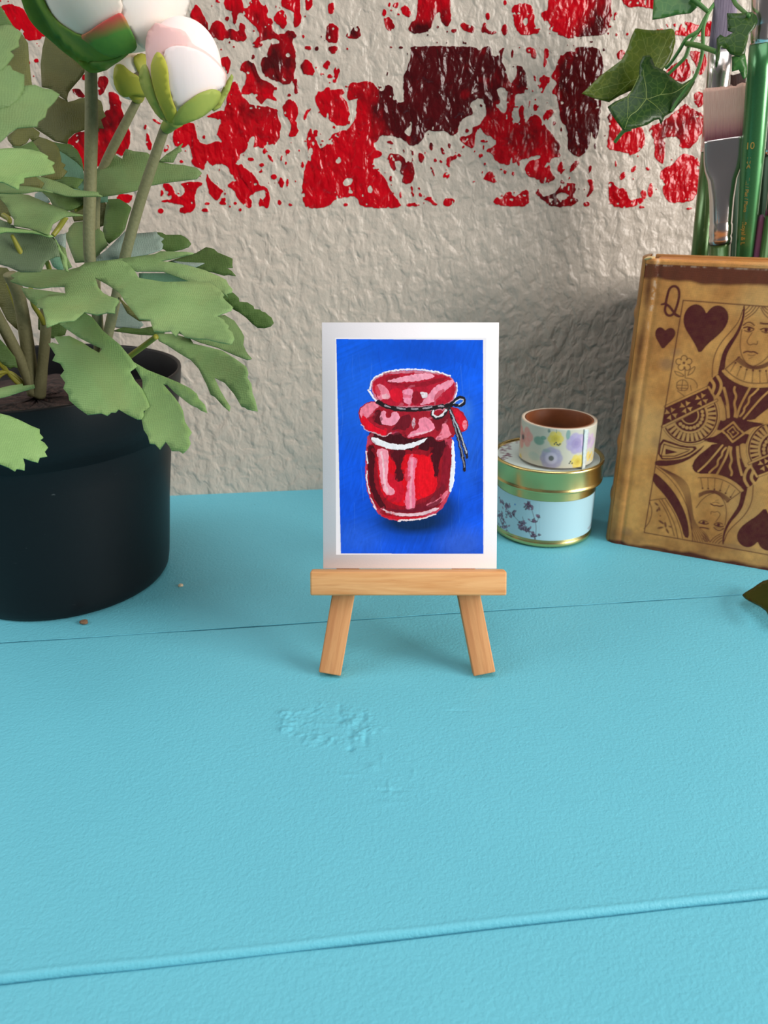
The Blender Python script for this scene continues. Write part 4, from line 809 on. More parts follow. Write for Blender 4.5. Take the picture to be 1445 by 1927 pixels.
WXc, WYc, WR, WZ0, WZ1 = .0866, .3600, .0184, .0424, .0619
tape = empty('washi_tape', (WXc, WYc, WZ0), 'roll of white floral paper tape lying on the gold tin', 'tape')
t = NT('floral tape print'); t.set(color=t.attr('Col', 'Color'), rough=.38, spec=.5); M_TAPE = t.m
def flowers(c, im):
    q = lambda p: cyl_mm(T7(p), WXc, WYc, WR)
    def el(x, y, rx, ry, col, k=.85, soft=.35): put(im, c.ell(q([(x, y)])[0], rx * .0475, ry * .0475, soft), col, k)
    def flower(x, y, r, col, cen, n=7):
        for k in range(n):
            a = 2 * math.pi * k / n; el(x + .55 * r * math.cos(a), y + .55 * r * math.sin(a), .5 * r, .5 * r, col, .8)
        el(x, y, .55 * r, .55 * r, tuple(int(v * .93) for v in col)); el(x, y, .26 * r, .26 * r, cen, .9, .6)
    flower(405, 395, 105, (226, 152, 142), (60, 66, 74)); flower(700, 415, 75, (224, 204, 84), (196, 176, 70), 6)
    el(548, 430, 60, 45, (112, 158, 140)); el(590, 405, 30, 20, (112, 158, 140)); flower(660, 590, 105, (164, 160, 190), (66, 84, 70), 8); el(660, 590, 62, 62, (206, 202, 220), .8); el(660, 590, 26, 28, (92, 96, 92), .9)
    flower(890, 455, 100, (170, 158, 204), (150, 136, 186)); el(815, 375, 22, 52, (120, 160, 156)); el(500, 570, 70, 45, (176, 196, 184), .6); el(380, 585, 40, 50, (222, 196, 84)); flower(900, 620, 70, (226, 204, 80), (200, 170, 60), 6); flower(1000, 430, 80, (206, 180, 214), (180, 160, 200)); flower(1010, 570, 50, (232, 206, 110), (220, 180, 90), 6); el(965, 540, 30, 40, (238, 200, 190), .7)
    for (x, y) in ((690, 460), (715, 465), (740, 460), (705, 448), (728, 470), (835, 620), (850, 635), (825, 635), (645, 345), (365, 560)): el(x, y, 9, 9, (70, 80, 80), .9, .6)
    put(im, c.line(q([(710, 300), (708, 360)]), .25), (110, 140, 120)); el(640, 340, 14, 22, (126, 150, 140)); el(620, 520, 40, 18, (150, 176, 160), .5)
    rng = np.random.default_rng(3)
    for k in range(34):
        x = rng.uniform(c.x0, c.x[-1])
        if -31 < x < 31: continue
        y = rng.uniform(43, 61); colr = [(226, 152, 142), (224, 204, 84), (164, 160, 190), (112, 158, 140)][k % 4]
        for j in range(6): put(im, c.ell((x + 2 * math.cos(j), y + 2 * math.sin(j)), 1.6, 1.6, .4), colr, .8)
    put(im, c.line([(c.x0, 61.75), (c.x[-1], 61.75)], .35), (240, 238, 232), .7)
roll = wrap_cyl('tape_layers', WXc, WYc, WR, -math.pi * WR * 1000, math.pi * WR * 1000, WZ0 * 1000, WZ1 * 1000, .17, flowers, M_TAPE, tape, 0, lin((206, 204, 188)))
t = NT('wound tape edge'); t.set(color=lin((214, 198, 176)), rough=.6)
lathe('tape_edge', [(.0183, WZ1 - WZ0 - .0002), (.0183, WZ1 - WZ0 + .00005), (.0168, WZ1 - WZ0 + .00005), (.0168, 0), (.0183, 0)], t.m, (WXc, WYc, WZ0), tape)
t = NT('brown card core'); t.set(color=t.mix(t.noise(300, 3), lin((136, 74, 34)), lin((112, 58, 26))), rough=.55)
lathe('core', [(.0167, 0), (.0167, WZ1 - WZ0 + .0001), (.0159, WZ1 - WZ0 + .0001), (.0156, WZ1 - WZ0 - .0003), (.0156, 0), (.0167, 0)], t.m, (WXc, WYc, WZ0), tape)

# ================================================================== unseen CUP added behind the book to shade the wall and hold the brushes
t = NT('dark glazed stoneware'); t.set(color=t.mix(t.noise(60, 3), lin((74, 58, 50)), lin((92, 74, 64))), rough=.4)
cup = empty('added_brush_cup', (.1836, .391, 0), 'added, unseen dark stoneware cup behind the queen of hearts book, holding the paintbrushes', 'cup')
lathe('body', [(0, .0028), (.032, .0028), (.0346, .006), (.0356, .03), (.0356, .1225), (.0362, .1235), (.0368, .1228), (.037, .12), (.037, .01), (.0358, .0015), (.033, 0), (0, 0)], t.m, (.1836, .391, 0), cup)

# ================================================================== BRUSHES standing behind the book
def pt(x, y, Y): return at_y(x, y, Y)
t = NT('metallic green lacquer'); t.set(color=t.mix(t.noise(1500, 2), lin((70, 104, 54)), lin((84, 120, 62))), metal=.55, rough=.30, Coat_Weight=.6, Coat_Roughness=.12); M_GREEN = t.m
t = NT('bright green lacquer'); t.set(color=t.mix(t.noise(1500, 2), lin((62, 124, 72)), lin((76, 140, 86))), metal=.55, rough=.30, Coat_Weight=.6, Coat_Roughness=.12); M_GREEN2 = t.m
t = NT('dark green lacquer'); t.set(color=lin((50, 74, 52)), metal=.4, rough=.35); M_DGREEN = t.m
t = NT('nickel ferrule'); t.set(color=(.82, .74, .71), metal=1.0, rough=.22, normal=t.bump(t.noise(300, 2), .00015, .25)); M_NICK = t.m
t = NT('gold print'); t.set(color=lin((208, 164, 72)), rough=.4); M_GPRINT = t.m
t = NT('dusty purple lacquer'); t.set(color=lin((140, 84, 118)), rough=.45); M_PURP = t.m
def hairmat(name, c1, c2, stain=None, zl=.02):
    t = NT(name); st_ = t.noise(1, 3, .6, .2, t.mapping((3200, 3200, 60)))
    c = t.mix(t.ramp(st_, [(.3, 0), (.75, 1)]), lin(c1), lin(c2))
    if stain:
        sp = t.n('SeparateXYZ'); t.l(t.tc(), sp.inputs[0]); z = t.math('ADD', t.math('DIVIDE', sp.outputs['Z'], zl), t.math('MULTIPLY', t.math('SUBTRACT', st_, .5), .5))
        c = t.mix(t.ramp(z, [(.05, .85), (.5, 0)]), c, lin(stain))
    t.set(color=c, rough=.55, normal=t.bump(st_, .0003, .45)); return t.m
def axes(p0, p1):
    p0, p1 = np.array(p0), np.array(p1); a = p1 - p0; a /= np.linalg.norm(a); v = EYE - p0; n = v - a * np.dot(v, a); n /= np.linalg.norm(n); r = np.cross(n, a) * -1
    r = np.cross(a, n); r = r if r[0] > 0 else -r
    n = np.cross(r, a); n = n if np.dot(n, v) > 0 else -n
    return a, r, n
def loft(name, p0, ax, secs, mat, parent, n=40, jitter=0, seed=0, turn=0.0):
    """secs: (distance along axis, half width, half depth, squareness); local z runs along the axis"""
    a, r, nn = ax
    if turn: r, nn = r * math.cos(turn) + nn * math.sin(turn), nn * math.cos(turn) - r * math.sin(turn)
    rng = np.random.default_rng(seed); vs, fs = [], []
    for i, (d, hw, hd, q) in enumerate(secs):
        for k in range(n):
            t_ = 2 * math.pi * k / n; c, s = math.cos(t_), math.sin(t_)
            x = hw * math.copysign(abs(c) ** (2 / q), c); y = hd * math.copysign(abs(s) ** (2 / q), s)
            vs.append((x, y, d + (rng.normal(0, jitter) if i == len(secs) - 1 else 0)))
    for i in range(len(secs) - 1):
        for k in range(n): k2 = (k + 1) % n; fs.append((i * n + k, i * n + k2, (i + 1) * n + k2, (i + 1) * n + k))
    fs.append(tuple(range(n))); fs.append(tuple(range((len(secs) - 1) * n, len(secs) * n)))
    M = Matrix([[r[i], nn[i], a[i], p0[i]] for i in range(3)] + [[0, 0, 0, 1]])
    return mesh_obj(name, vs, fs, mat, parent, matrix=M)
def brush(label, lo, hi, group=None):
    """lo / hi: two points of the axis; the handle is carried down along it to the table"""
    a, r, n = axes(lo, hi); k = (lo[2] - .0035) / a[2]; foot = np.array(lo) - a * k
    root = empty('paintbrush', (foot[0], foot[1], 0), label, 'paintbrush', 'paintbrushes standing in the cup behind the book')
    return root, foot, (a, r, n)
def along(foot, ax, P): return float(np.dot(np.array(P) - foot, ax[0]))
# A: left, round green handle, long wide ferrule, mauve bristles reaching out of frame
lo, hi = pt(1317, 478, .388), pt(1366, 0, .388)
br, ft, ax_ = brush('paintbrush with green handle and mauve bristles, furthest left behind the book', lo, hi)
S = px_size(.388, .17); dj = along(ft, ax_, pt(1328, 281, .388)); db = along(ft, ax_, pt(1347, 95, .388)); de = along(ft, ax_, pt(1369, -40, .388))
loft('handle', ft, ax_, [(0, 1.6e-3, 1.6e-3, 2), (.004, 2.4e-3, 2.4e-3, 2), (.05, 15 * S, 15 * S, 2), (along(ft, ax_, lo), 16.5 * S, 16.5 * S, 2), (dj, 16.5 * S, 16.5 * S, 2)], M_GREEN, br)
loft('ferrule', ft, ax_, [(dj - .001, 17 * S, 17 * S, 2), (dj + .001, 17.6 * S, 17.6 * S, 2), (dj + .003, 17 * S, 17 * S, 2), (dj + .0035, 17.8 * S, 17.8 * S, 2), (dj + .006, 17.8 * S, 17.4 * S, 2), (dj + .03, 20 * S, 13 * S, 2.2), (db, 21 * S, 9 * S, 2.6)], M_NICK, br)
loft('bristles', ft + ax_[0] * (db - .001), ax_, [(0, 20.5 * S, 8.4 * S, 2.6), (.006, 20.5 * S, 8.6 * S, 2.6), (.02, 19 * S, 7.5 * S, 2.6), (de - db, 16 * S, 4 * S, 2.5)], hairmat('mauve bristles', (112, 98, 120), (168, 152, 172)), br, jitter=.0006)
# B: wide flat brush, pink bristles
lo, hi = pt(1354, 478, .374), pt(1365.5, 170, .374)
br, ft, ax_ = brush('flat paintbrush with short wide pink bristles stained plum, in front of the left one', lo, hi)
S = px_size(.374, .16); g = lambda x, y: along(ft, ax_, pt(x, y, .374))
d0, d1, d2, d3, dt = g(1356, 459), g(1357, 417), g(1361, 318), g(1366, 260), g(1366, 164)
loft('handle', ft, ax_, [(0, 1.8e-3, 1.8e-3, 2), (.004, 2.6e-3, 2.6e-3, 2), (.05, 16 * S, 16 * S, 2), (d0 + .001, 19 * S, 19 * S, 2)], M_GREEN, br)
loft('ferrule', ft, ax_, [(d0, 20 * S, 20 * S, 2), (d0 + .0022, 20.6 * S, 20.6 * S, 2), (d0 + .0034, 19.3 * S, 19.3 * S, 2), (d0 + .0046, 20.8 * S, 20.8 * S, 2), (d0 + .0082, 20.8 * S, 20.8 * S, 2), (d0 + .0092, 19.6 * S, 19.6 * S, 2), (d1, 20 * S, 20 * S, 2), (d1 + .010, 21.5 * S, 18 * S, 2.1), (d1 + .018, 25 * S, 14 * S, 2.3), (d2, 31 * S, 9 * S, 3), (d2 + .004, 33.2 * S, 7 * S, 3.6), (d3 - .001, 34 * S, 6.4 * S, 4), (d3, 34.3 * S, 6.6 * S, 4)], M_NICK, br, n=64)
loft('bristles', ft + ax_[0] * (d3 - .001), ax_, [(0, 33 * S, 6 * S, 4), (.005, 33.6 * S, 6.6 * S, 4), (.014, 36 * S, 5.6 * S, 4), (.020, 37.5 * S, 4.5 * S, 4), (dt - d3 + .001, 38 * S, 3 * S, 4)], hairmat('pink bristles', (250, 204, 184), (234, 176, 158), (172, 66, 98), .022), br, n=120, jitter=.0005)
# C: big green handle in front, lettering down its side
lo, hi = pt(1401, 482, .369), pt(1433, 82, .362)
br, ft, ax_ = brush('paintbrush with thick bright green handle and gold lettering, head out of frame', lo, hi)
S = px_size(.362, .17); dj = along(ft, ax_, hi); dl = along(ft, ax_, lo)
loft('handle', ft, ax_, [(0, 1.8e-3, 1.8e-3, 2), (.004, 2.8e-3, 2.8e-3, 2), (.06, 14.5 * S, 14.5 * S, 2), (dl, 17 * S, 17 * S, 2), ((dl + dj) / 2, 20.5 * S, 20.5 * S, 2), (dj - .012, 21.2 * S, 21.2 * S, 2), (dj, 20 * S, 20 * S, 2)], M_GREEN2, br)
loft('ferrule', ft, ax_, [(dj - .0005, 19.3 * S, 19.3 * S, 2), (dj + .002, 19.6 * S, 19.6 * S, 2), (dj + .006, 19.6 * S, 19.6 * S, 2), (dj + .0066, 19 * S, 19 * S, 2), (dj + .0072, 19.8 * S, 19.8 * S, 2), (dj + .011, 20.5 * S, 20 * S, 2), (dj + .035, 27 * S, 16 * S, 2.4)], M_NICK, br)
loft('bristles', ft + ax_[0] * (dj + .034), ax_, [(0, 26 * S, 15 * S, 2.4), (.012, 28 * S, 14 * S, 2.4), (.03, 24 * S, 6 * S, 2.4)], hairmat('brown bristles', (70, 46, 34), (110, 76, 56)), br, jitter=.0006)
def lettering(txt, px_c, size_px, vertical, parent, ax, rad, foot, Y):
    a, r, n = ax; P = pt(px_c[0], px_c[1], Y); d = along(foot, ax, P); off = float(np.dot(P - (foot + a * d), r))
    ang = math.asin(max(-.98, min(.98, off / rad))); nn = n * math.cos(ang) + r * math.sin(ang); rr2 = r * math.cos(ang) - n * math.sin(ang)
    cu = bpy.data.curves.new('lettering', 'FONT'); cu.body = txt; cu.size = size_px * S * 1.38; cu.align_x = 'CENTER'; cu.align_y = 'CENTER'; cu.extrude = .00001; cu.materials.append(M_GPRINT)
    bx, by = (-a, rr2) if vertical else (rr2, a)
    pos = foot + a * d + nn * (rad + .00007)
    M = Matrix([[bx[i], by[i], nn[i], pos[i]] for i in range(3)] + [[0, 0, 0, 1]])
    tmp = bpy.data.objects.new('lettering_tmp', cu); COL.objects.link(tmp); bpy.context.view_layer.update()
    me = bpy.data.meshes.new_from_object(tmp.evaluated_get(bpy.context.evaluated_depsgraph_get())); COL.objects.unlink(tmp); bpy.data.objects.remove(tmp)
    o = bpy.data.objects.new('lettering', me); link(o, parent); o.matrix_local = Matrix.Translation(parent.location).inverted() @ M
    if not me.materials: me.materials.append(M_GPRINT)
    return o
rd = 19.3 * S
lettering('10', (1411, 277), 12, False, br, ax_, 20.3 * S, ft, .358); lettering('A', (1409.5, 297), 7, False, br, ax_, 20.0 * S, ft, .358); lettering('&', (1408.8, 306), 9, False, br, ax_, 19.9 * S, ft, .358); lettering('A', (1408, 316), 8, False, br, ax_, 19.9 * S, ft, .358)
lettering('Flat / Plat / Plano', (1404, 371), 6.6, True, br, ax_, 19.2 * S, ft, .358); lettering('Royal & L', (1398, 446), 8, True, br, ax_, 17.8 * S, ft, .358)
# D: dark bristles between the pink brush and the green handle
lo, hi = pt(1381, 478, .392), pt(1390, 175, .392)
br, ft, ax_ = brush('paintbrush with dark brown bristles showing between pink bristles and green handle', lo, hi)
S = px_size(.392, .17); d1 = along(ft, ax_, pt(1390, 190, .392)); dj = along(ft, ax_, pt(1386, 300, .392)); dt = along(ft, ax_, pt(1391, 134, .392))
loft('handle', ft, ax_, [(0, 1.5e-3, 1.5e-3, 2), (.05, 9 * S, 9 * S, 2), (dj, 10 * S, 10 * S, 2)], M_DGREEN, br)
loft('ferrule', ft, ax_, [(dj - .001, 10.5 * S, 10.5 * S, 2), (d1, 13 * S, 9 * S, 2.4)], M_NICK, br)
loft('bristles', ft + ax_[0] * (d1 - .001), ax_, [(0, 13 * S, 8 * S, 2.5), (.004, 15 * S, 8 * S, 2.5), (dt - d1, 14.5 * S, 5 * S, 3)], hairmat('dark bristles', (40, 22, 18), (78, 44, 36)), br, jitter=.0004)
# E: dark green handle, silver ferrule, at the frame's edge
lo, hi = pt(1430, 478, .372), pt(1447, 200, .369)
br, ft, ax_ = brush('paintbrush with dark green handle and silver ferrule, right of the lettered one', lo, hi)
S = px_size(.362, .16); dj = along(ft, ax_, pt(1440, 292, .362)); d2 = along(ft, ax_, pt(1446, 190, .361))
loft('handle', ft, ax_, [(0, 1.5e-3, 1.5e-3, 2), (.05, 9 * S, 9 * S, 2), (dj, 9.5 * S, 9.5 * S, 2)], M_DGREEN, br)
loft('ferrule', ft, ax_, [(dj - .001, 10 * S, 10 * S, 2), (dj + .002, 10.6 * S, 10.6 * S, 2), (dj + .003, 10 * S, 10 * S, 2), (dj + .0065, 10.5 * S, 10.5 * S, 2), (d2, 12 * S, 8 * S, 2.4)], M_NICK, br)
loft('bristles', ft + ax_[0] * (d2 - .001), ax_, [(0, 11.5 * S, 7 * S, 2.4), (.006, 12 * S, 7 * S, 2.4), (.016, 9 * S, 3 * S, 2.4)], hairmat('tan bristles', (150, 104, 70), (190, 140, 100)), br, jitter=.0004)
# F: purple handle end up, G: green handle low at the right edge
lo, hi = pt(1424, 480, .366), pt(1433.5, 404, .3655)
br, ft, ax_ = brush('plain purple brush handle, its rounded end just above the book top', lo, hi)
S = px_size(.352, .14); dt = along(ft, ax_, hi)
loft('handle', ft, ax_, [(0, 2e-3, 2e-3, 2), (.06, 7 * S, 7 * S, 2), (dt - .004, 6.6 * S, 6.6 * S, 2), (dt - .0012, 5.6 * S, 5.6 * S, 2), (dt, 2.5 * S, 2.5 * S, 2)], M_PURP, br)
lo, hi = pt(1440, 482, .364), pt(1452, 400, .363)
br, ft, ax_ = brush('short green brush handle at the right edge of the frame, above the book', lo, hi)
dt = along(ft, ax_, hi)
loft('handle', ft, ax_, [(0, 1.6e-3, 1.6e-3, 2), (.06, 10 * S, 10 * S, 2), (dt, 11 * S, 11 * S, 2)], M_GREEN, br)
loft('ferrule', ft, ax_, [(dt - .001, 11.5 * S, 11.5 * S, 2), (dt + .02, 12 * S, 10 * S, 2)], M_NICK, br)
loft('bristles', ft + ax_[0] * (dt + .019), ax_, [(0, 11 * S, 9 * S, 2), (.005, 11 * S, 9 * S, 2), (.016, 5 * S, 2 * S, 2)], hairmat('cream bristles', (206, 176, 140), (226, 200, 168)), br, jitter=.0003)

# ================================================================== sheets traced from outlines and set at their own depth
def leaf_sheet(name, polys, depth, mat, parent, thick=.00035, step=11, bend=1.0, seed=0):
    """polys: outlines (photo px); depth(x, y) -> distance; the sheet is meshed, curled a little and given thickness"""
    rng = random.Random(seed); vs, fs = [], []
    for pi, P in enumerate(polys):
        P = [np.array(p, float) for p in P]; Q_ = []
        for i in range(len(P)):
            a, b = P[i], P[(i + 1) % len(P)]; m = max(1, int(np.linalg.norm(b - a) / step))
            for k in range(m): Q_.append(a + (b - a) * k / m)
        n0 = len(Q_); lo = np.min(Q_, 0); hi = np.max(Q_, 0); inner = []
        y = lo[1] + step / 2; row = 0
        while y < hi[1]:
            x = lo[0] + (step / 2 if row % 2 else 0)
            while x < hi[0]:
                p = np.array([x, y]); ins = False
                for (xa, ya), (xb, yb) in zip(P, P[1:] + P[:1]):
                    if (ya > y) != (yb > y) and x < (xb - xa) * (y - ya) / (yb - ya) + xa: ins = not ins
                if ins and min(np.linalg.norm(p - q) for q in Q_) > step * .45: inner.append(p)
                x += step
            y += step * .87; row += 1
        allp = [Vector(q) for q in Q_] + [Vector(q) for q in inner]
        r = delaunay_2d_cdt(allp, [], [list(range(n0))], 1, 1e-4)
        b0 = len(vs)
        for v in r[0]: vs.append(depth(v[0], v[1], pi))
        for f in r[2]: fs.append(tuple(b0 + i for i in f))
    o = mesh_obj(name, vs, fs, mat, parent)
    md = o.modifiers.new('thickness', 'SOLIDIFY'); md.thickness = thick; md.offset = 0
    return o
def plane_depth(Y0, c, gx, gy, bend=.0, seed=0, ph=None):
    rng = random.Random(seed); p1, p2 = rng.uniform(0, 6), rng.uniform(0, 6); ux, uy = rng.uniform(-1, 1), rng.uniform(-1, 1)
    def f(x, y, pi=0):
        dx, dy = (x - c[0]) / 100, (y - c[1]) / 100
        Y = Y0 + (gx * dx + gy * dy) / 1000 + bend / 1000 * (2.2 * math.sin(1.7 * (dx * ux + dy * uy) * 2 + p1) + 1.4 * math.sin(3.1 * (dy * ux - dx * uy) + p2)) + pi * .0002
        return at_y(x, y, Y)
    return f
def cen(polys): return np.mean([np.mean(np.array(p), 0) for p in polys], 0)
def leafmat(name, c1, c2, gloss=.55, veins=None, trans=.18, weave=True):
    t = NT(name); n1 = t.noise(70, 3, .6); n2 = t.noise(420, 3, .6)
    c = t.mix(t.ramp(n1, [(.3, 0), (.7, 1)]), lin(c1), lin(c2)); c = t.mix(t.math('MULTIPLY', t.ramp(t.noise(38, 4, .6, .6), [(.5, 0), (.72, 1)]), .38), c, lin((c1[0] * 1.02, c1[1] * .84, c1[2] * .82))); c = t.mix(t.math('MULTIPLY', n2, .22), c, lin(tuple(v * .72 for v in c1)))
    hb = n2
    if weave:
        ws = []
        for ax_n in ('X', 'Z'):
            w_ = t.n('TexWave'); w_.bands_direction = ax_n; w_.inputs['Scale'].default_value = 520; w_.inputs['Distortion'].default_value = 5.0; w_.inputs['Detail'].default_value = 1; t.l(t.tc(), w_.inputs[0]); ws.append(w_.outputs['Fac'])
        hb = t.math('ADD', t.math('ADD', ws[0], ws[1]), t.math('MULTIPLY', n2, .6)); c = t.mix(t.math('MULTIPLY', hb, .05), c, lin(tuple(min(255, v * 1.3) for v in c2)))
    if veins:
        vo_ = t.n('TexVoronoi'); vo_.inputs['Randomness'].default_value = 1.0; vo_.feature = 'DISTANCE_TO_EDGE'; vo_.inputs['Scale'].default_value = veins[1]; t.l(t.tc(), vo_.inputs['Vector'])
        vf = t.ramp(t.math('ADD', vo_.outputs['Distance'], t.math('MULTIPLY', t.math('SUBTRACT', n2, .5), .10)), [(.0, .34), (.10, 0)]); c = t.mix(vf, c, lin(veins[0]))
        hb = t.math('SUBTRACT', hb, vf)
    t.set(color=c, rough=gloss, spec=.3, normal=t.bump(hb, .00014, .35))
    if trans:
        tr = t.n('BsdfTranslucent'); t.l(c, tr.inputs['Color']); mx = t.n('MixShader'); mx.inputs[0].default_value = trans
        t.l(t.b.outputs[0], mx.inputs[1]); t.l(tr.outputs[0], mx.inputs[2]); t.l(mx.outputs[0], t.out.inputs[0])
    return t.m

# ================================================================== IVY hanging in front of the wall
M_IVY_L = leafmat('ivy leaf light', (98, 116, 36), (74, 100, 30), .3, ((140, 150, 66), 330), .12, False)
M_IVY_D = leafmat('ivy leaf dark', (36, 68, 26), (48, 80, 30), .3, ((96, 122, 52), 330), .1, False)
M_IVY_M = leafmat('ivy leaf mid', (50, 104, 54), (76, 128, 62), .28, ((116, 152, 84), 300), .12, False)
t = NT('ivy stem'); t.set(color=t.mix(t.noise(200, 2), lin((58, 118, 48)), lin((84, 132, 62))), rough=.45); M_ISTEM = t.m
I = Z(1090, 40, 6.568)
ivy = empty('ivy_vine', tuple(at_y(1360, -60, .40)), 'green plastic ivy vine hanging down beside the paintbrushes, against the brick wall', 'vine')
t = NT('ivy vein'); t.set(color=lin((118, 136, 58)), rough=.5); M_VEIN = t.m
def ileaf(P, Y0, gx, gy, mat, bend, seed, veins=()):
    fd = plane_depth(Y0, cen([P]), gx, gy, bend, seed); o = leaf_sheet('leaf', [P], fd, mat, ivy, .0004, 9)
    vs, fs = [], []
    for V in veins:                                    # raised veins, one mesh per leaf
        Qv = catmull(V, 5); b0 = len(vs)
        for i, q in enumerate(Qv):
            p = np.array(fd(q[0], q[1])); u = (EYE - p) / np.linalg.norm(EYE - p); tg = Qv[min(i + 1, len(Qv) - 1)] - Qv[max(i - 1, 0)]; s = np.cross(u, AX_R * tg[0] - AX_U * tg[1]); s /= np.linalg.norm(s)
            rr = .00024 * (1 - .65 * i / len(Qv)); p = p + u * .0002
            vs += [p - s * rr, p + u * rr * .7, p + s * rr]
        for i in range(len(Qv) - 1):
            a = b0 + i * 3; fs += [(a, a + 1, a + 4, a + 3), (a + 1, a + 2, a + 5, a + 4)]
    if vs:
        v_ = mesh_obj('veins', vs, fs, M_VEIN, None); v_.data.transform(Matrix.Translation(-ivy.location)); v_.parent = o
    return o
def istem(P, Ys, w): return tube('stem', [at_y(x, y, Y) for (x, y), Y in zip(P, np.interp(np.linspace(0, 1, len(P)), np.linspace(0, 1, len(Ys)), Ys))], [w * .00027 * .5 * k for k in (1, 1, .85)], M_ISTEM, ivy, 10)
ileaf(I([(690,90),(720,90),(800,105),(920,112),(1050,105),(1130,90),(1160,105),(1178,140),(1185,250),(1150,400),(1110,500),(1060,560),(1000,650),(900,740),(700,830),(500,920),(370,1000),(250,970),(150,940),(30,892),(100,830),(250,680),(400,570),(520,480),(600,330),(640,200)]), .398, 4, -7, M_IVY_L, .8, 3, [I(v) for v in ([(1060,540),(900,640),(640,740),(380,800),(130,870)],[(900,640),(840,420),(800,250),(760,130)],[(900,640),(980,450),(1060,280),(1130,130)],[(640,740),(560,620),(540,500)],[(640,740),(480,880),(380,960)])])
ileaf(I([(350,1060),(430,1000),(590,930),(680,800),(738,690),(742,580),(752,500),(772,470),(785,432),(862,420),(900,470),(930,560),(1060,620),(1130,690),(1220,760),(1270,780),(1420,690),(1425,760),(1330,920),(1270,980),(1150,1120),(1050,1180),(1010,1280),(985,1210),(930,1222),(840,1280),(700,1320),(560,1350),(540,1345),(470,1250),(400,1150)]), .385, 6, -9, M_IVY_D, .9, 5, [I(v) for v in ([(1400,720),(1180,880),(1000,910),(830,960),(600,940),(390,1060)],[(830,960),(820,800),(790,640),(810,450)],[(830,960),(720,1100),(620,1180),(560,1330)],[(600,940),(600,1080),(590,1200)],[(1000,910),(1060,820),(1080,680)],[(830,960),(960,1060),(1040,1160)],[(600,940),(680,800),(740,660)])])
ileaf(R([(640,-60),(636,20),(628,138),(700,128),(800,104),(900,92),(960,36),(985,-30),(900,-90),(760,-100)]), .392, -6, -14, M_IVY_M, .7, 7)
ileaf(R([(1155,95),(1240,96),(1330,85),(1362,112),(1372,150),(1350,200),(1310,240),(1292,320),(1282,382),(1240,402),(1180,382),(1150,345),(1110,335),(1100,420),(1080,480),(1074,440),(1082,370),(1084,270),(1106,246),(1142,265),(1200,230),(1160,215)]), .352, 3, -6, M_IVY_D, .8, 11)
ileaf(R([(1190,400),(1282,380),(1296,470),(1292,545),(1272,562),(1240,492),(1190,506)]), .353, 2, -6, M_IVY_M, .5, 12)
istem(R([(1260,-420),(1180,-160),(1100,-20),(1042,60),(1000,130),(950,220),(872,270),(822,350),(762,440),(722,482)]), (.425, .39, .385, .386, .39), 6.2)
istem(R([(1018,100),(988,200),(985,330),(970,430),(930,540),(872,620),(800,720),(760,790)]), (.386, .382, .381), 6)
istem(R([(872,310),(950,322),(1085,368)]), (.385, .372, .353), 8); istem(R([(960,215),(900,300),(862,400),(802,465),(740,525)]), (.386, .384, .385), 6)
istem(R([(900,-20),(960,30),(1022,84)]), (.392, .389, .386), 7); istem(R([(1180,-60),(1212,20),(1250,60),(1310,112)]), (.38, .372, .354), 6)
istem(I([(640,1330),(560,1350),(500,1410),(436,1498)]), (.384, .388), 7)
istem(R([(1075,372),(1082,400),(1078,470)]), (.3535, .352), 3)
J = Z(1380, 1060, 16.06)
P6 = J([(270,965),(350,900),(480,820),(600,750),(750,640),(900,548),(1044,505),(1300,500),(1600,650),(1750,900),(1600,1300),(1400,1600),(1180,1660),(1044,1560),(1010,1480),(960,1420),(800,1300),(600,1200),(430,1110),(330,1040)])
ivy2 = empty('ivy_vine', tuple(on_z(1452, 1150)), 'dark green ivy leaf lying on the table before the book, at the right edge', 'vine')
leaf_sheet('leaf', [P6], lambda x, y, pi=0: on_z(x, y, .0032 + .0042 * min(1, max(0, (x - 1398) / 50)) + .0016 * math.sin((y - 1090) / 24)), leafmat('table ivy leaf', (58, 66, 18), (44, 58, 16), .35, None, .06, False), ivy2, .0005, 7)
tube('stem', [on_z(1470, 1128, .006), on_z(1490, 1122, .0035), on_z(1530, 1116, .0016), on_z(1580, 1120, .0014)], [.0008, .0007], M_ISTEM, ivy2, 10)

# ================================================================== POTTED PEONY
PX, PYc = -.149, .3156
plant = empty('potted_peony', (PX, PYc, 0), 'artificial peony with pink-white blooms and lobed green leaves in a black plastic pot', 'plant')
t = NT('black plastic'); sc_ = t.ramp(t.noise(1, 3, .7, .3, t.mapping((160, 160, 520))), [(.70, 0), (.78, 1)]); fade = t.ramp(t.noise(45, 2), [(.45, 0), (.7, 1)])
t.set(color=t.mix(t.math('MULTIPLY', t.math('MULTIPLY', sc_, fade), .5), lin((16, 17, 20)), lin((110, 114, 116))), rough=.45, spec=.25, normal=t.bump(t.noise(1300, 2), .00008, .35)); M_POT = t.m
lathe('pot', [(0, .0012), (.0425, .0012), (.0433, 0), (.0446, .0004), (.0458, .0022), (.0466, .006), (.0474, .012), (.0500, .035), (.0532, .058), (.0552, .0735), (.0557, .0742), (.0572, .0746), (.0578, .0756), (.0600, .085), (.0614, .0945), (.0613, .0952), (.0604, .0953), (.0598, .0945), (.0590, .082), (.0575, .070), (0, .070)], M_POT, (PX, PYc, 0), plant, 160)
t = NT('dark bark foam'); nb_ = t.noise(1, 4, .65, 1.2, t.mapping((60, 220, 160))); t.set(color=t.mix(t.ramp(nb_, [(.35, 0), (.7, 1)]), lin((26, 18, 17)), lin((84, 62, 56))), rough=.85, normal=t.bump(nb_, .002, .9))
rng = np.random.default_rng(9); prof = [(0, .0846)]
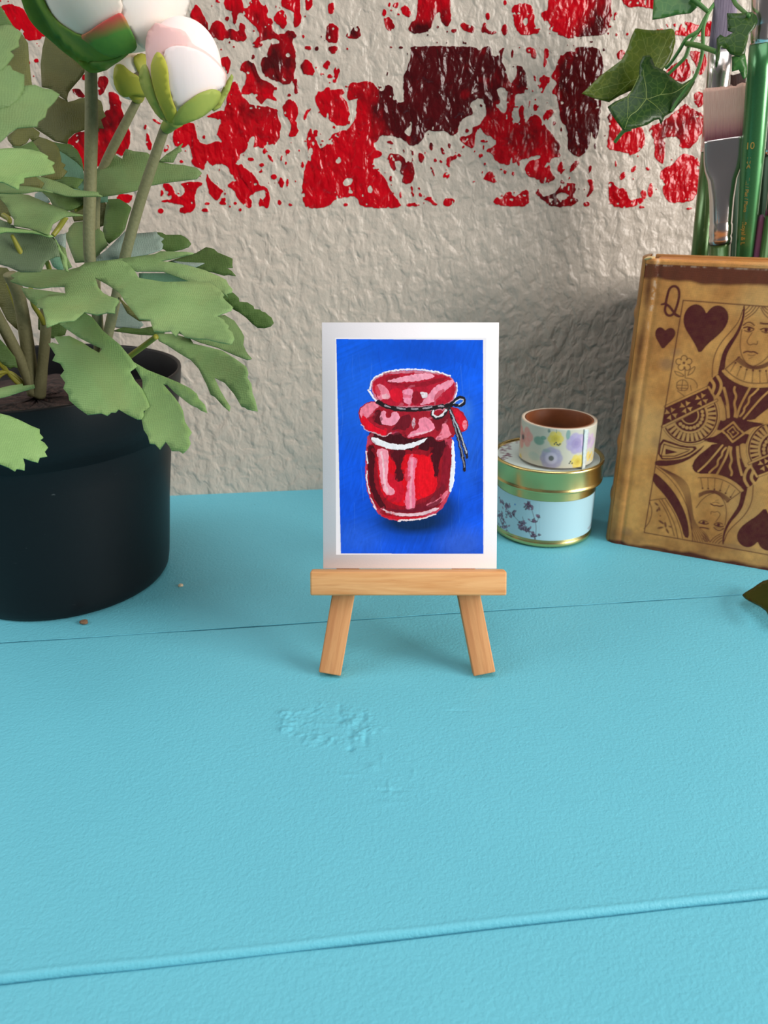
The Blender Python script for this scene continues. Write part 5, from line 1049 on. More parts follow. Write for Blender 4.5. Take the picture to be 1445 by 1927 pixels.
so = lathe('soil', [(0, .0835), (.012, .0838), (.025, .0834), (.036, .083), (.046, .0825), (.0535, .0815), (.0578, .0795), (.0578, .0772), (.050, .076), (0, .076)], t.m, (PX, PYc, 0), plant, 90)
for v in so.data.vertices:
    if v.co.z > .08: v.co.z += rng.normal(0, .0006)

t = NT('green plastic stem'); ns = t.noise(900, 3, .6); t.set(color=t.mix(ns, lin((112, 110, 78)), lin((140, 138, 102))), rough=.6, spec=.25, normal=t.bump(ns, .0003, .6)); M_STEM = t.m
t = NT('yellow green stalk'); t.set(color=t.mix(t.noise(300, 2), lin((150, 146, 44)), lin((120, 122, 46))), rough=.5); M_STALK = t.m
def stem(P, w, mat=M_STEM, name='stem', par=None):
    """P: (px, py, distance) points along the stem, w: width in px at both ends"""
    return tube(name, [at_y(*p) for p in P], [k * .5 * px_size(P[0][2], .12) for k in w], mat, par or plant, 14)
stem([(171, 118, .2865), (172, 230, .286), (170, 340, .286), (168, 470, .288), (180, 560, .294), (186, 655, .300), (178, 735, .306)], (19, 22, 21, 21, 20, 18))
stem([(312, 236, .282), (290, 300, .283), (262, 385, .285), (236, 480, .287), (212, 590, .292), (199, 650, .296), (188, 732, .302)], (15, 18, 19, 19, 20, 18))
stem([(260, 186, .302), (232, 240, .302), (196, 312, .302), (182, 360, .302), (180, 460, .304), (184, 600, .305)], (13, 16, 15, 15, 14))
stem([(18, 515, .303), (36, 560, .306), (50, 640, .310), (64, 742, .3145)], (24, 24, 26, 27)); stem([(-14, 580, .298), (14, 630, .304), (44, 690, .310), (64, 742, .3145)], (22, 22, 22, 22)); stem([(84, 560, .303), (86, 620, .306), (80, 690, .310), (74, 744, .3145)], (18, 20, 20, 26))
G2 = Z(0, 380, 2.676); G1 = Z(0, 0, 2.779); G3 = Z(0, 620, 3.2125); V2 = Z(0, 380, 4.588); V3 = Z(0, 180, 7.225); V4 = Z(0, 380, 9.03); V5 = Z(300, 400, 6.02)
M_LF = leafmat('peony leaf light', (150, 182, 118), (132, 166, 104)); M_LFM = leafmat('peony leaf mid', (130, 156, 98), (112, 142, 90)); M_LFB = leafmat('peony leaf bright', (154, 190, 120), (138, 176, 108))
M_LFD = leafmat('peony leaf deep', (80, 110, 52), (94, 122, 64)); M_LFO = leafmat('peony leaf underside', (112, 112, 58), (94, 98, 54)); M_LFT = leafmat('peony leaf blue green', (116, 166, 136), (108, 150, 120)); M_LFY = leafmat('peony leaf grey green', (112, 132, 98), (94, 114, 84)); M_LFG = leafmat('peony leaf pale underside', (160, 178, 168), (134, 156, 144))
def lf(polys, Y0, mat, gx=0, gy=-20, bend=.9, seed=1, stalk=None):
    o = leaf_sheet('leaf', polys, plane_depth(Y0, cen(polys), gx, gy, bend, seed), mat, plant, .0004, 11)
    return o
# the big leaf in front, over the pot
lf([G2([(52,400),(78,385),(55,372),(90,352),(150,350),(145,336),(175,343),(260,341),(340,346),(400,330),(430,310),(500,300),(600,290),(640,310),(680,350),(700,385),(830,406),(960,402),(1060,410),(1110,445),(1130,470),(1120,480),(1138,500),(1172,530),(1165,545),(1090,575),(1130,598),(1135,612),(1152,625),(1145,640),(1172,660),(1180,690),(1165,716),(1100,706),(1040,690),(985,690),(930,680),(905,652),(885,680),(860,650),(820,655),(775,652),(755,595),(700,590),(660,540),(625,498),(600,455),(540,415),(480,382),(495,430),(520,460),(550,476),(595,490),(600,502),(580,530),(578,562),(540,558),(490,570),(450,562),(425,556),(375,598),(340,602),(300,606),(235,633),(228,590),(215,536),(185,530),(190,515),(183,498),(205,490),(250,470),(330,464),(325,426),(260,428),(200,436),(130,426)]),
    G2([(620,320),(690,350),(720,348),(820,350),(950,400),(1050,412),(1120,455),(1150,482),(1140,462),(1166,456),(1170,440),(1152,420),(1140,395),(1100,375),(1030,345),(940,320),(860,305),(800,299),(875,285),(976,259),(940,254),(870,252),(810,250),(780,265),(700,275),(590,290)])], .247, M_LF, -6, -34, .8, 2)
lf([G2([(655,855),(680,900),(715,940),(740,990),(755,1030),(738,1048),(722,1052),(726,1075),(715,1095),(690,1095),(640,1070),(597,1045),(582,1060),(560,1060),(540,1077),(510,1065),(440,1072),(395,1040),(350,1000),(345,970),(320,940),(330,910),(305,875),(325,850),(305,815),(265,800),(280,770),(245,715),(265,708),(300,720),(275,680),(350,675),(420,710),(460,738),(500,760),(515,740),(470,720),(400,685),(320,630),(300,615),(340,600),(430,560),(470,585),(520,650),(600,715),(650,775),(690,830)]),
    G2([(640,780),(680,810),(740,845),(790,865),(840,885),(900,910),(960,940),(990,965),(1000,990),(1030,1020),(1043,1062),(1010,1050),(990,1035),(960,1022),(940,1008),(880,960),(840,920),(822,918),(850,950),(880,985),(905,1020),(920,1050),(930,1105),(965,1160),(950,1185),(960,1215),(945,1245),(920,1268),(900,1255),(865,1255),(855,1235),(835,1208),(805,1247),(780,1220),(755,1218),(745,1180),(725,1150),(715,1100),(740,1030),(720,960),(718,900),(690,850)])], .240, M_LFB, -4, -12, .9, 4)
lf([G3([(-120,500),(0,510),(60,525),(130,555),(190,585),(240,605),(240,630),(262,655),(242,670),(270,688),(290,715),(270,740),(285,768),(240,775),(230,805),(190,795),(140,778),(150,815),(148,852),(120,846),(100,843),(90,858),(50,835),(0,815),(-120,790)])], .222, M_LFB, 4, -16, .7, 6)
lf([G2([(780,665),(870,665),(960,690),(975,715),(1040,730),(1120,750),(1185,790),(1240,830),(1250,860),(1245,885),(1265,915),(1270,960),(1285,1000),(1298,1055),(1245,1045),(1230,1034),(1215,1030),(1195,995),(1180,970),(1130,910),(1080,885),(1110,950),(1140,1000),(1160,1030),(1155,1055),(1120,1025),(1080,980),(1060,970),(1040,920),(1000,840),(960,795),(900,760),(840,720),(800,700)])], .268, M_LF, -6, -22, .8, 8)
lf([G2([(900,660),(1000,705),(1100,735),(1180,770),(1220,786),(1245,795),(1268,790),(1250,770),(1240,755),(1225,720),(1230,680),(1215,650),(1180,600),(1130,570),(1060,580),(980,600)])], .288, M_LFM, 0, -24, .6, 9)
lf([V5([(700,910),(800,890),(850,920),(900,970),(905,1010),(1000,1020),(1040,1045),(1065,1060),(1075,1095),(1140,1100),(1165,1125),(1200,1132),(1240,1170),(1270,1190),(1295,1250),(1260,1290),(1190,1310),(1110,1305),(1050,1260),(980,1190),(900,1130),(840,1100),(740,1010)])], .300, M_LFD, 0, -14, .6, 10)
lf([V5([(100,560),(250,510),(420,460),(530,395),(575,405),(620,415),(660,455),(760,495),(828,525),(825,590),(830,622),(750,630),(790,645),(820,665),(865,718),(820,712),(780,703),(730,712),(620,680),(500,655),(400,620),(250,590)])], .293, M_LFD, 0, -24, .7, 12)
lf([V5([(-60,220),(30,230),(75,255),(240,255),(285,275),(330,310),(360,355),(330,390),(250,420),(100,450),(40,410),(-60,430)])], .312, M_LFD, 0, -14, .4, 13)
lf([V5([(140,545),(250,562),(510,575),(400,625),(250,600)])], .286, M_LFG, 0, -20, .2, 14)
lf([G2([(460,300),(500,270),(540,240),(590,190),(630,150),(640,165),(790,152),(795,165),(812,178),(825,185),(810,200),(822,215),(815,240),(740,265),(640,282),(560,300)])], .296, M_LFG, 0, -18, .5, 15)
lf([G1([(440,990),(505,890),(590,802),(640,832),(648,800),(660,780),(700,792),(770,800),(830,845),(900,860),(960,865),(1030,880),(1055,905),(1030,935),(950,945),(870,955),(790,970),(700,1000),(600,1020),(520,1030)])], .299, M_LFM, 0, -16, .7, 16)
lf([G1([(830,845),(870,808),(900,790),(957,750),(945,772),(950,790),(930,800),(905,850),(870,848)])], .304, M_LFM, 0, -10, .3, 17)
lf([V2([(925,-20),(1030,-25),(1100,18),(1135,50),(1110,120),(1080,230),(1030,295),(940,362),(905,330),(890,250),(905,110)])], .310, M_LFD, 0, -12, .5, 18)
lf([V2([(560,280),(590,260),(595,230),(640,180),(720,168),(800,180),(830,215),(862,240),(895,265),(905,310),(935,370),(850,450),(770,515),(650,525),(600,400)])], .302, M_LFM, 0, -14, .5, 19)
lf([V2([(630,-60),(760,-40),(900,-20),(930,60),(905,200),(850,220),(720,160),(640,170),(600,60)])], .3165, M_LFO, 0, -8, .3, 55)
# left-hand clump
lf([L([(-90,250),(60,215),(100,222),(120,240),(190,290),(160,350),(165,400),(85,445),(120,480),(60,560),(20,600),(-90,640)]), L([(-90,560),(20,575),(90,570),(110,610),(210,650),(208,770),(160,860),(80,920),(-90,960)]), L([(-90,800),(60,830),(170,800),(205,745),(300,735),(370,765),(440,775),(515,820),(470,880),(410,940),(390,1010),(330,1050),(320,1090),(150,1105),(80,1150),(20,1210),(-90,1290)])], .224, M_LFM, 5, -12, .7, 20)
lf([L([(20,120),(60,170),(130,240),(200,310),(240,370),(250,520),(270,700),(290,790),(150,800),(40,600),(80,450),(130,350),(80,250)])], .262, M_LFO, 0, -10, .4, 21)
lf([L([(-60,40),(10,60),(60,140),(110,220),(40,240),(-60,270)])], .258, M_LFD, 0, -10, .3, 22)
lf([L([(395,312),(480,360),(600,470),(740,605),(712,650),(680,690),(610,770),(590,800),(578,850),(585,880),(560,860),(520,830),(430,765),(362,750),(352,560),(368,420)])], .305, M_LFO, 0, -12, .5, 23)
lf([L([(500,835),(560,865),(590,884),(640,872),(690,852),(740,848),(840,855),(875,878),(888,920),(890,950),(912,1002),(870,1030),(897,1108),(852,1106),(858,1138),(830,1115),(730,1120),(640,1150),(590,1195),(580,1240),(530,1232),(470,1218),(400,1170),(290,1100),(400,960)])], .311, M_LFO, 0, -12, .5, 24)
lf([V3([(-120,728),(0,730),(150,720),(300,725),(420,740),(560,775),(655,830),(640,862),(690,890),(742,915),(705,952),(728,995),(747,1045),(690,1060),(560,1085),(420,1100),(330,1116),(325,1180),(290,1190),(265,1200),(262,1235),(250,1277),(150,1230),(50,1180),(-120,1150)])], .238, M_LFB, 4, -30, .7, 25)
lf([V3([(440,620),(470,590),(520,560),(640,595),(740,640),(800,720),(830,850),(830,905),(890,940),(858,990),(912,1030),(868,1090),(820,1130),(700,1150),(560,1110),(600,1000),(560,800),(500,700)])], .276, M_LFO, 0, -12, .4, 26)
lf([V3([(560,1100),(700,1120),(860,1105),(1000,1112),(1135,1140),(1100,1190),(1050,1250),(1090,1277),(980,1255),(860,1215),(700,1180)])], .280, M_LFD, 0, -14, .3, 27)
lf([V3([(740,720),(800,750),(900,810),(1040,910),(1120,990),(1145,1090),(1150,1320),(700,1320),(700,900)])], .292, M_LFT, 0, -14, .5, 28)
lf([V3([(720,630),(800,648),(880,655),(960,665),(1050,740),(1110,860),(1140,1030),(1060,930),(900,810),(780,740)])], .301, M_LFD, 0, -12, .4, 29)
lf([V3([(100,560),(250,440),(430,420),(540,500),(520,570),(440,620),(400,575),(360,640),(250,700),(170,680),(110,610)])], .271, M_LFO, 0, -10, .3, 30)
lf([V3([(160,690),(300,690),(440,620),(520,720),(560,780),(400,760),(250,740)])], .266, M_LFD, 0, -10, .2, 31)
lf([V3([(420,1110),(480,1098),(600,1120),(740,1160),(880,1210),(1020,1285),(1170,1300),(1340,1318),(1350,1350),(1395,1370),(1330,1372),(1150,1372),(1000,1375),(900,1370),(780,1335),(700,1312),(560,1262),(600,1190),(500,1150)])], .264, M_LFM, 2, -26, .3, 32)
lf([V3([(-120,1170),(50,1190),(200,1228),(400,1240),(560,1268),(720,1318),(600,1302),(480,1300),(350,1325),(150,1332),(-120,1322)])], .252, M_LFM, 2, -24, .2, 33)
lf([V3([(320,1100),(480,1098),(600,1190),(560,1265),(400,1242),(260,1230)])], .257, M_LFO, 0, -10, .2, 34)
lf([V3([(560,1300),(720,1318),(900,1370),(1140,1378),(1130,1480),(960,1560),(820,1560),(720,1500),(660,1390)])], .289, M_LFD, 0, -18, .4, 35)
lf([V3([(480,1340),(545,1300),(640,1370),(680,1440),(600,1500),(520,1515),(460,1465)])], .297, M_LFG, 0, -16, .2, 36)
lf([V2([(-70,-110),(30,-70),(100,-80),(250,-55),(380,0),(500,50),(600,88),(660,105),(718,118),(620,122),(560,128),(510,155),(455,190),(430,262),(420,285),(330,255),(240,225),(120,205),(122,150),(95,120),(60,40),(0,-30),(-70,-60)])], .263, M_LFM, 3, -28, .6, 37)
lf([V4([(-90,420),(0,300),(120,350),(160,385),(230,400),(260,440),(560,490),(740,520),(910,590),(960,700),(1000,830),(1020,920),(950,928),(880,955),(780,1010),(740,1080),(690,1180),(590,1190),(520,1190),(350,1190),(230,1140),(120,1090),(0,1060),(-90,1040)])], .254, M_LFY, 3, -18, .7, 38)
lf([V4([(-90,430),(60,440),(300,462),(560,492),(740,520),(860,565),(905,590),(820,600),(700,560),(560,530),(300,520),(100,510),(-90,560)])], .2515, M_LFB, 3, -18, .2, 39)
lf([V4([(900,590),(960,650),(1060,850),(1130,940),(1148,1080),(1162,1182),(1120,1170),(1090,1150),(1040,1000),(980,760)])], .2525, M_LF, 0, -14, .2, 40)
lf([V4([(1000,720),(1110,790),(1140,930),(1225,1100),(1150,1140),(1080,1000)])], .270, M_LFM, 0, -14, .2, 41)
lf([V4([(920,590),(1040,550),(1095,545),(1122,528),(1118,600),(1115,800),(1020,770)])], .278, M_LFG, 0, -14, .3, 42)
lf([V4([(850,990),(900,945),(950,930),(1040,940),(1070,1040),(1080,1145),(980,1152),(900,1100)])], .282, M_LFT, 0, -14, .3, 43)
lf([V2([(-60,560),(60,570),(100,620),(130,700),(155,800),(170,900),(168,1120),(120,1080),(60,1020),(0,900),(-60,860)])], .318, M_LFO, 0, -10, .4, 44)
lf([V2([(-60,1120),(60,1250),(130,1340),(152,1432),(120,1425),(90,1442),(20,1400),(-60,1300)])], .296, M_LFD, 0, -12, .3, 45)
lf([V2([(-60,1625),(80,1590),(195,1572),(200,1590),(295,1578),(300,1605),(180,1640),(60,1680),(-60,1705)])], .258, M_LF, 0, -16, .3, 46)
lf([V2([(180,740),(330,758),(560,790),(560,805),(330,862),(310,900),(230,830)])], .292, M_LFM, 0, -14, .3, 47)
lf([V2([(1000,900),(1060,870),(1193,1000),(1240,1060),(1190,1105),(1100,1095),(960,1080)])], .322, M_LFG, 0, -10, .3, 48); lf([G2([(570,650),(620,632),(700,640),(785,625),(830,660),(780,672),(700,668)])], .300, M_LFD, 0, -20, .3, 49)
lf([G2([(590,470),(640,520),(720,575),(760,600),(700,600),(640,560)])], .285, M_LFO, 0, -14, .2, 50)
lf([G2([(700,360),(950,360),(1000,420),(800,430),(700,420)])], .300, M_LFT, 0, -16, .3, 51)
lf([V2([(380,960),(560,990),(600,1020),(560,1150),(450,1180),(330,1100),(330,1010)])], .322, M_LFD, 0, -8, .3, 52)
lf([V4([(60,-40),(300,-60),(560,-30),(420,60),(100,300),(-90,200),(-90,-60)])], .300, M_LFO, 0, -8, .3, 53)
lf([V2([(860,-60),(930,-50),(930,0),(830,10)])], .312, M_LFT, 0, -8, .2, 54)
for P, w in (([G2([(787,678)])[0] + (.272,), G2([(715,732)])[0] + (.278,), G2([(640,790)])[0] + (.284,), G2([(600,850)])[0] + (.290,)], (10, 11, 10)), ([V4([(200,560)])[0] + (.2535,), V4([(300,760)])[0] + (.2532,), V4([(400,950)])[0] + (.2528,)], (6, 9, 10)), ([V4([(400,940)])[0] + (.2525,), V4([(600,890)])[0] + (.2525,), V4([(800,820)])[0] + (.2535,)], (9, 6, 3)),
             ([V4([(-60,990)])[0] + (.253,), V4([(150,1030)])[0] + (.2525,), V4([(400,960)])[0] + (.2525,)], (11, 12, 10)), ([V2([(395,500)])[0] + (.284,), V2([(420,560)])[0] + (.286,), V2([(440,640)])[0] + (.289,)], (9, 9, 9)), ([V2([(265,740)])[0] + (.297,), V2([(285,880)])[0] + (.298,), V2([(340,970)])[0] + (.301,), V2([(380,1050)])[0] + (.304,)], (8, 9, 10)),
             ([V2([(60,700)])[0] + (.3155,), V2([(110,840)])[0] + (.3155,), V2([(150,960)])[0] + (.3155,)], (5, 6, 6)), ([V4([(1120,250)])[0] + (.275,), V4([(1000,440)])[0] + (.274,), V4([(900,570)])[0] + (.272,)], (10, 9, 8)), ([V2([(640,75)])[0] + (.288,), V2([(720,30)])[0] + (.290,), V2([(790,-5)])[0] + (.294,)], (8, 9, 8)), ([V4([(60,230)])[0] + (.279,), V4([(150,290)])[0] + (.277,), V4([(160,360)])[0] + (.276,)], (10, 9, 7))):
    stem(P, w, M_STALK, 'leaf_stalk')

# stalks that carry the left-hand leaves round to the trunk
for (x, y, Y) in ((-34, 835, .2235), (-18, 244, .2235), (-14, 318, .2385), (-12, 366, .253), (-14, 362, .264), (-9, 470, .2545), (-12, 738, .2585), (-8, 300, .262)):
    stem([(x, y, Y), (-40, .6 * y + 290, Y + .022), (-34, .3 * y + 500, .296), (14, 700, .309), (62, 741, .3142)], (7, 8, 9, 9), M_STALK, 'leaf_stalk')
# ------------------------------------------------------------------ blooms
def petmat(name, c1, c2, c3, zc=None):
    t = NT(name); n1 = t.noise(38, 2, .5); st_ = t.noise(1, 2, .5, .3, t.mapping((420, 420, 40)))
    c = t.mix(t.ramp(n1, [(.35, 0), (.65, 1)]), lin(c1), lin(c2)); c = t.mix(t.math('MULTIPLY', st_, .18), c, lin(c3))
    t.set(color=c, rough=.6, spec=.2, normal=t.bump(st_, .0002, .35)); t.b.inputs['Subsurface Weight'].default_value = .25; t.b.inputs['Subsurface Radius'].default_value = (.004, .003, .002); t.b.inputs['Subsurface Scale'].default_value = 1.0
    return t.m
M_PW = petmat('white petal', (255, 246, 236), (254, 240, 226), (252, 228, 212)); M_PC = petmat('cream petal', (252, 234, 214), (252, 240, 228), (248, 222, 200)); M_PP = petmat('pink petal', (248, 190, 186), (250, 204, 198), (244, 176, 176)); M_PL = petmat('blush petal', (255, 230, 226), (255, 238, 232), (252, 216, 214))
def sepmat(name, c1, c2, tip=None, rampz=None):
    t = NT(name); n = t.noise(90, 3, .6); c = t.mix(t.ramp(n, [(.3, 0), (.7, 1)]), lin(c1), lin(c2))
    if tip:
        a = t.attr('tip'); c = t.mix(t.ramp(t.math('ADD', a, t.math('MULTIPLY', t.math('SUBTRACT', n, .5), .4)), [(.58, 0), (1.0, 1)]), c, lin(tip))
    t.set(color=c, rough=.55, spec=.3, normal=t.bump(t.noise(700, 2), .0001, .4)); return t.m
M_SG = sepmat('sepal green', (122, 152, 52), (84, 128, 56)); M_SGL = sepmat('sepal with red tip', (104, 156, 66), (72, 132, 60), (206, 84, 78)); M_SY = sepmat('sepal yellow green', (178, 176, 62), (158, 160, 64)); M_SYG = sepmat('sepal lime', (166, 176, 82), (138, 158, 76))
def ell_depth(c, r, off):
    """nearest surface point of an ellipsoid (centre c, radii r, grown by off) seen through a photo point"""
    c = np.array(c); rr = np.array(r) + off
    def f(x, y, pi=0):
        d = ray(x, y); e = (EYE - c) / rr; g = d / rr; a = g @ g; b = e @ g; k = e @ e - 1; D2 = b * b - a * k
        if D2 > 0: return EYE + d * ((-b - math.sqrt(D2)) / a)
        return EYE + d * (-b / a)
    return f
def bloom(name, cx_, cy_, Y, rx, ry):
    c = at_y(cx_, cy_, Y); s = px_size(Y, c[2]); return c, np.array([rx * s, rx * s * .95, ry * s])
def ellipsoid(name, c, r, mat, parent, lobes=0, amp=0.0, seed=0):
    vs, fs = [], []; nu, nv = 64, 40
    for i in range(nv + 1):
        ph = math.pi * i / nv
        for k in range(nu):
            a = 2 * math.pi * k / nu; f = 1 + amp * math.sin(lobes * a + seed + 2 * ph) * math.sin(ph)
            vs.append(np.array(c) + np.array(r) * np.array([math.sin(ph) * math.cos(a), math.sin(ph) * math.sin(a), math.cos(ph)]) * f)
    for i in range(nv):
        for k in range(nu): k2 = (k + 1) % nu; fs.append((i * nu + k, i * nu + k2, (i + 1) * nu + k2, (i + 1) * nu + k))
    return mesh_obj(name, vs, fs, mat, parent)
def flower_root(c):
    o = bpy.data.objects.new('flower', None); o.location = Vector(c) - Vector(plant.location); o.empty_display_size = .01; link(o, plant); return o
class Abs:                                           # parent stand-in carrying the flower's absolute place
    pass
def fl_parent(o, root, c):
    o.parent = root; o.matrix_parent_inverse = Matrix.Identity(4); o.data.transform(Matrix.Translation(-Vector(c))); return o
def wrap(root, c, r, name, P, off, mat, thick=.0005, tip=None, step=8, sm=1):
    o = leaf_sheet(name, [list(map(tuple, chaikin(P, sm)))], ell_depth(c, r, off), mat, None, thick, step)
    if tip:
        at = o.data.attributes.new('tip', 'FLOAT', 'POINT'); P0 = np.array(at_y(tip[0][0], tip[0][1], c[1] - r[1])); P1 = np.array(at_y(tip[1][0], tip[1][1], c[1] - r[1])); d = P1 - P0; L2 = d @ d
        for i, v in enumerate(o.data.vertices): at.data[i].value = float(np.clip((np.array(v.co) - P0) @ d / L2, 0, 1))
    return fl_parent(o, root, c)
# large bloom at the top of the frame
c, r = bloom('', 216, -46, .284, 143, 148); fr_ = flower_root(c)
fl_parent(ellipsoid('petals', c + np.array([0, 0, .002]), r * np.array([.955, .955, .93]), M_PW, None, 5, .02), fr_, c)
wrap(fr_, c, r, 'petal', [(72, -60), (74, -10), (90, 22), (118, 52), (140, 66), (160, 68), (190, 58), (226, 40), (232, 0), (200, -60), (140, -100)], .0004, M_PC)
wrap(fr_, c, r, 'petal', [(226, 30), (246, 60), (262, 88), (285, 96), (320, 74), (345, 40), (357, 0), (360, -60), (300, -100), (236, -60)], .0002, M_PW)
wrap(fr_, c, r, 'petal', [(150, 60), (190, 40), (226, 24), (244, 56), (262, 92), (230, 102), (190, 98), (160, 80)], -.0003, M_PC)
wrap(fr_, c, r, 'sepal', [(20, -60), (36, -12), (50, 30), (68, 54), (97, 78), (118, 97), (143, 115), (160, 132), (172, 138), (195, 134), (212, 118), (232, 102), (222, 94), (200, 84), (172, 72), (146, 66), (132, 58), (108, 42), (90, 20), (78, -6), (74, -50), (50, -80)], .0012, M_SG, .0006)
wrap(fr_, c, r, 'sepal', [(150, 68), (165, 62), (186, 46), (210, 32), (227, 23), (236, 34), (247, 58), (259, 84), (252, 97), (232, 102), (212, 108), (190, 100), (168, 82)], .0018, M_SGL, .0006, ((215, 90), (196, 34)))
wrap(fr_, c, r, 'sepal', [(140, 112), (175, 118), (215, 112), (235, 100), (245, 98), (228, 112), (212, 122), (197, 133), (180, 138), (166, 136)], .0016, M_SG, .0006)
wrap(fr_, c, r, 'sepal', [(344, 52), (352, 46), (371, 51), (364, 58), (352, 62), (340, 62)], .0010, M_SYG, .0005)
# half-open bud in front of it
c, r = bloom('', 349, 140, .270, 76, 94); fr_ = flower_root(c)
fl_parent(ellipsoid('petals', c + np.array([0, 0, .0018]), r * np.array([.90, .90, .87]), M_PL, None, 3, .02), fr_, c)
wrap(fr_, c, r, 'petal', [(274, 98), (276, 66), (290, 43), (305, 46), (318, 52), (346, 57), (358, 74), (362, 84), (382, 94), (398, 106), (412, 120), (424, 137), (426, 150), (420, 168), (400, 130), (362, 92), (320, 90), (306, 104), (318, 190), (300, 180), (282, 140)], .0001, M_PP)
wrap(fr_, c, r, 'petal', [(309, 96), (322, 88), (336, 86), (362, 90), (390, 104), (412, 124), (424, 142), (422, 162), (406, 170), (374, 182), (345, 200), (330, 204), (318, 176), (308, 128)], .0007, M_PL)
wrap(fr_, c, r, 'sepal', [(283, 128), (290, 106), (298, 96), (309, 108), (316, 130), (318, 164), (324, 190), (334, 212), (335, 228), (318, 232), (304, 204), (290, 168)], .0016, M_SY, .0006)
wrap(fr_, c, r, 'sepal', [(334, 208), (345, 197), (360, 186), (374, 176), (390, 170), (403, 167), (416, 173), (412, 190), (398, 206), (380, 220), (360, 228), (338, 236), (322, 232)], .0017, M_SYG, .0006)
o = leaf_sheet('sepal', [[(398, 206), (408, 196), (416, 174), (424, 158), (436, 140), (439, 144), (436, 156), (432, 170), (424, 184), (414, 202), (402, 209)]], plane_depth(.268, (418, 178), 0, -6), M_SYG, None, .0006, 7); fl_parent(o, fr_, c)
wrap(fr_, c, r, 'sepal', [(262, 138), (272, 118), (278, 130), (286, 160), (296, 194), (312, 226), (320, 233), (298, 220), (278, 188), (264, 158)], .0006, M_SYG, .0006)
fl_parent(tube('calyx', [np.array(at_y(330, 222, .2735)), np.array(at_y(322, 232, .278)), np.array(at_y(313, 240, .2815))], [.0030, .0022, .0020], M_SYG, None), fr_, c)
# small bud behind
c, r = bloom('', 244, 140, .300, 42, 46); fr_ = flower_root(c)
fl_parent(ellipsoid('petals', c, r * .93, M_PC, None, 3, .02), fr_, c)
wrap(fr_, c, r, 'petal', [(203, 132), (214, 118), (232, 108), (262, 108), (270, 124), (254, 138), (222, 152), (210, 148)], .0004, M_PC)
wrap(fr_, c, r, 'sepal', [(216, 122), (230, 120), (244, 134), (262, 144), (276, 160), (286, 176), (274, 184), (252, 176), (236, 184), (222, 174), (213, 152)], .0012, M_SY, .0006)
wrap(fr_, c, r, 'sepal', [(248, 110), (262, 100), (276, 104), (284, 130), (280, 156), (262, 140)], .0012, M_SY, .0006)
fl_parent(tube('calyx', [np.array(at_y(254, 170, .2965)), np.array(at_y(258, 180, .3005)), np.array(at_y(260, 188, .302))], [.0032, .0026, .0018], M_SY, None), fr_, c)
fr_ = None

t = NT('tape end highlight'); t.set(color=lin((214, 226, 228)), rough=.18, spec=.6, Coat_Weight=.5); cd = ell_depth  # highlight streak on the roll modelled as a pale glossy strip, tape-end shaped
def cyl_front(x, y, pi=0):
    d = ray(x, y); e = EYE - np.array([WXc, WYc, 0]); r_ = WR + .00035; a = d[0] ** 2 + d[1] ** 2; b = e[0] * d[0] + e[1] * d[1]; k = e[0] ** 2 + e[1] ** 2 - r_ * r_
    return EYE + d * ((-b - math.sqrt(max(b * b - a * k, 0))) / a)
leaf_sheet('tape_end_highlight', [T7([(962, 328), (1002, 326), (992, 420), (982, 520), (970, 640), (962, 716), (972, 755), (958, 776), (938, 770), (930, 738), (944, 640), (950, 500)])], cyl_front, t.m, tape, .00025, 3)

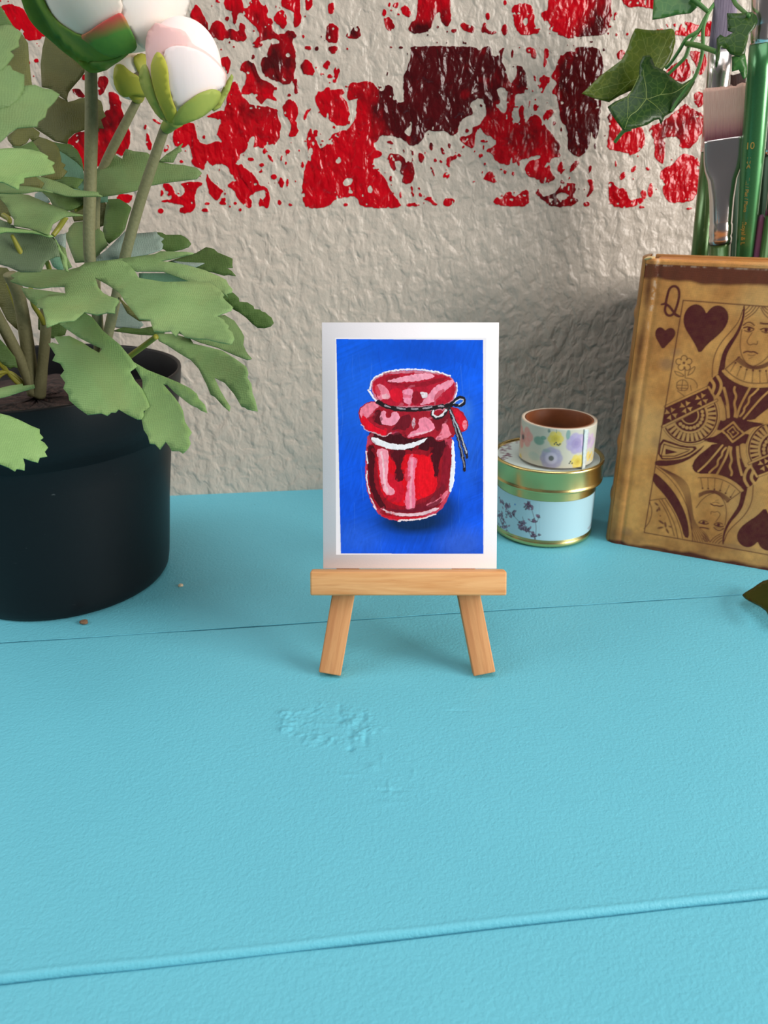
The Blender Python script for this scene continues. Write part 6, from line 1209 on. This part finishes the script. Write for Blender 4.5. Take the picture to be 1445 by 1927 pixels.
# ================================================================== crumbs on the table
t = NT('pale crumb'); t.set(color=lin((226, 206, 176)), rough=.8); M_CR = t.m
t = NT('brown crumb'); t.set(color=t.mix(t.noise(1500, 2), lin((150, 116, 84)), lin((78, 52, 40))), rough=.85); M_CB = t.m
def crumb(x, y, r, mat, label, seed):
    p = on_z(x, y); rng = random.Random(seed); bm = bmesh.new(); bmesh.ops.create_icosphere(bm, subdivisions=2, radius=r)
    for v in bm.verts: v.co = Vector((v.co.x * 1.3, v.co.y * 1.2, v.co.z * .6)) * rng.uniform(.75, 1.15)
    zmin = min(v.co.z for v in bm.verts); me = bpy.data.meshes.new('crumb'); bm.to_mesh(me); bm.free(); me.materials.append(mat)
    o = bpy.data.objects.new('crumb', me); o.location = (p[0], p[1], -zmin); link(o); tag(o, label, 'crumb')
crumb(340, 1103.5, .0010, M_CR, 'tiny pale crumb on the turquoise table, right of the black pot', 1)
crumb(158, 1174, .0014, M_CB, 'tiny brown crumb on the turquoise table, just in front of the black pot', 2)

# ================================================================== LIGHT and CAMERA
w = bpy.data.worlds.new('room'); SC.world = w; w.use_nodes = True; nt = w.node_tree
bg = nt.nodes['Background']; bg.inputs[0].default_value = (.96, .97, 1.0, 1); bg.inputs[1].default_value = WORLD
def area(name, loc, at, sx, sy, power, col):
    l = bpy.data.lights.new(name, 'AREA'); l.shape = 'RECTANGLE'; l.size = sx; l.size_y = sy; l.energy = power; l.color = col
    o = bpy.data.objects.new(name, l); o.location = loc; d = Vector(at) - Vector(loc); o.rotation_euler = d.to_track_quat('-Z', 'Y').to_euler(); COL.objects.link(o); return o
area('window_light_right', KEY_AT, (0, .28, .05), KEY_S, KEY_S, KEY, (1.0, .95, .89))
area('window_light_left', FILL_AT, (0, .3, .08), .9, .8, FILL, (1.0, .985, .97))
area('table_fill_light', TOP_FILL_AT, (0, .2, 0), 1.2, 1.2, TOP_FILL, (.97, .985, 1.0))  # added overhead fill that brightens the table; no lamp known there
cam = bpy.data.cameras.new('camera'); co = bpy.data.objects.new('camera', cam); COL.objects.link(co); SC.camera = co
co.location = (0, 0, CAM_H); co.rotation_euler = (math.pi / 2 - PITCH, 0, 0)
cam.sensor_fit = 'VERTICAL'; cam.sensor_height = 36; cam.sensor_width = 27; cam.lens = F_PX / 1927 * 36; cam.clip_start = .01; cam.clip_end = 50
cam.dof.use_dof = True; cam.dof.focus_distance = .272; cam.dof.aperture_fstop = 26.5 / 1.1
SC.view_settings.view_transform = 'Standard'; SC.view_settings.look = 'None'; SC.view_settings.exposure = EXPO; SC.view_settings.gamma = 1; SC.view_settings.use_curve_mapping = False
SC.cycles.use_denoising = True; SC.cycles.max_bounces = 8
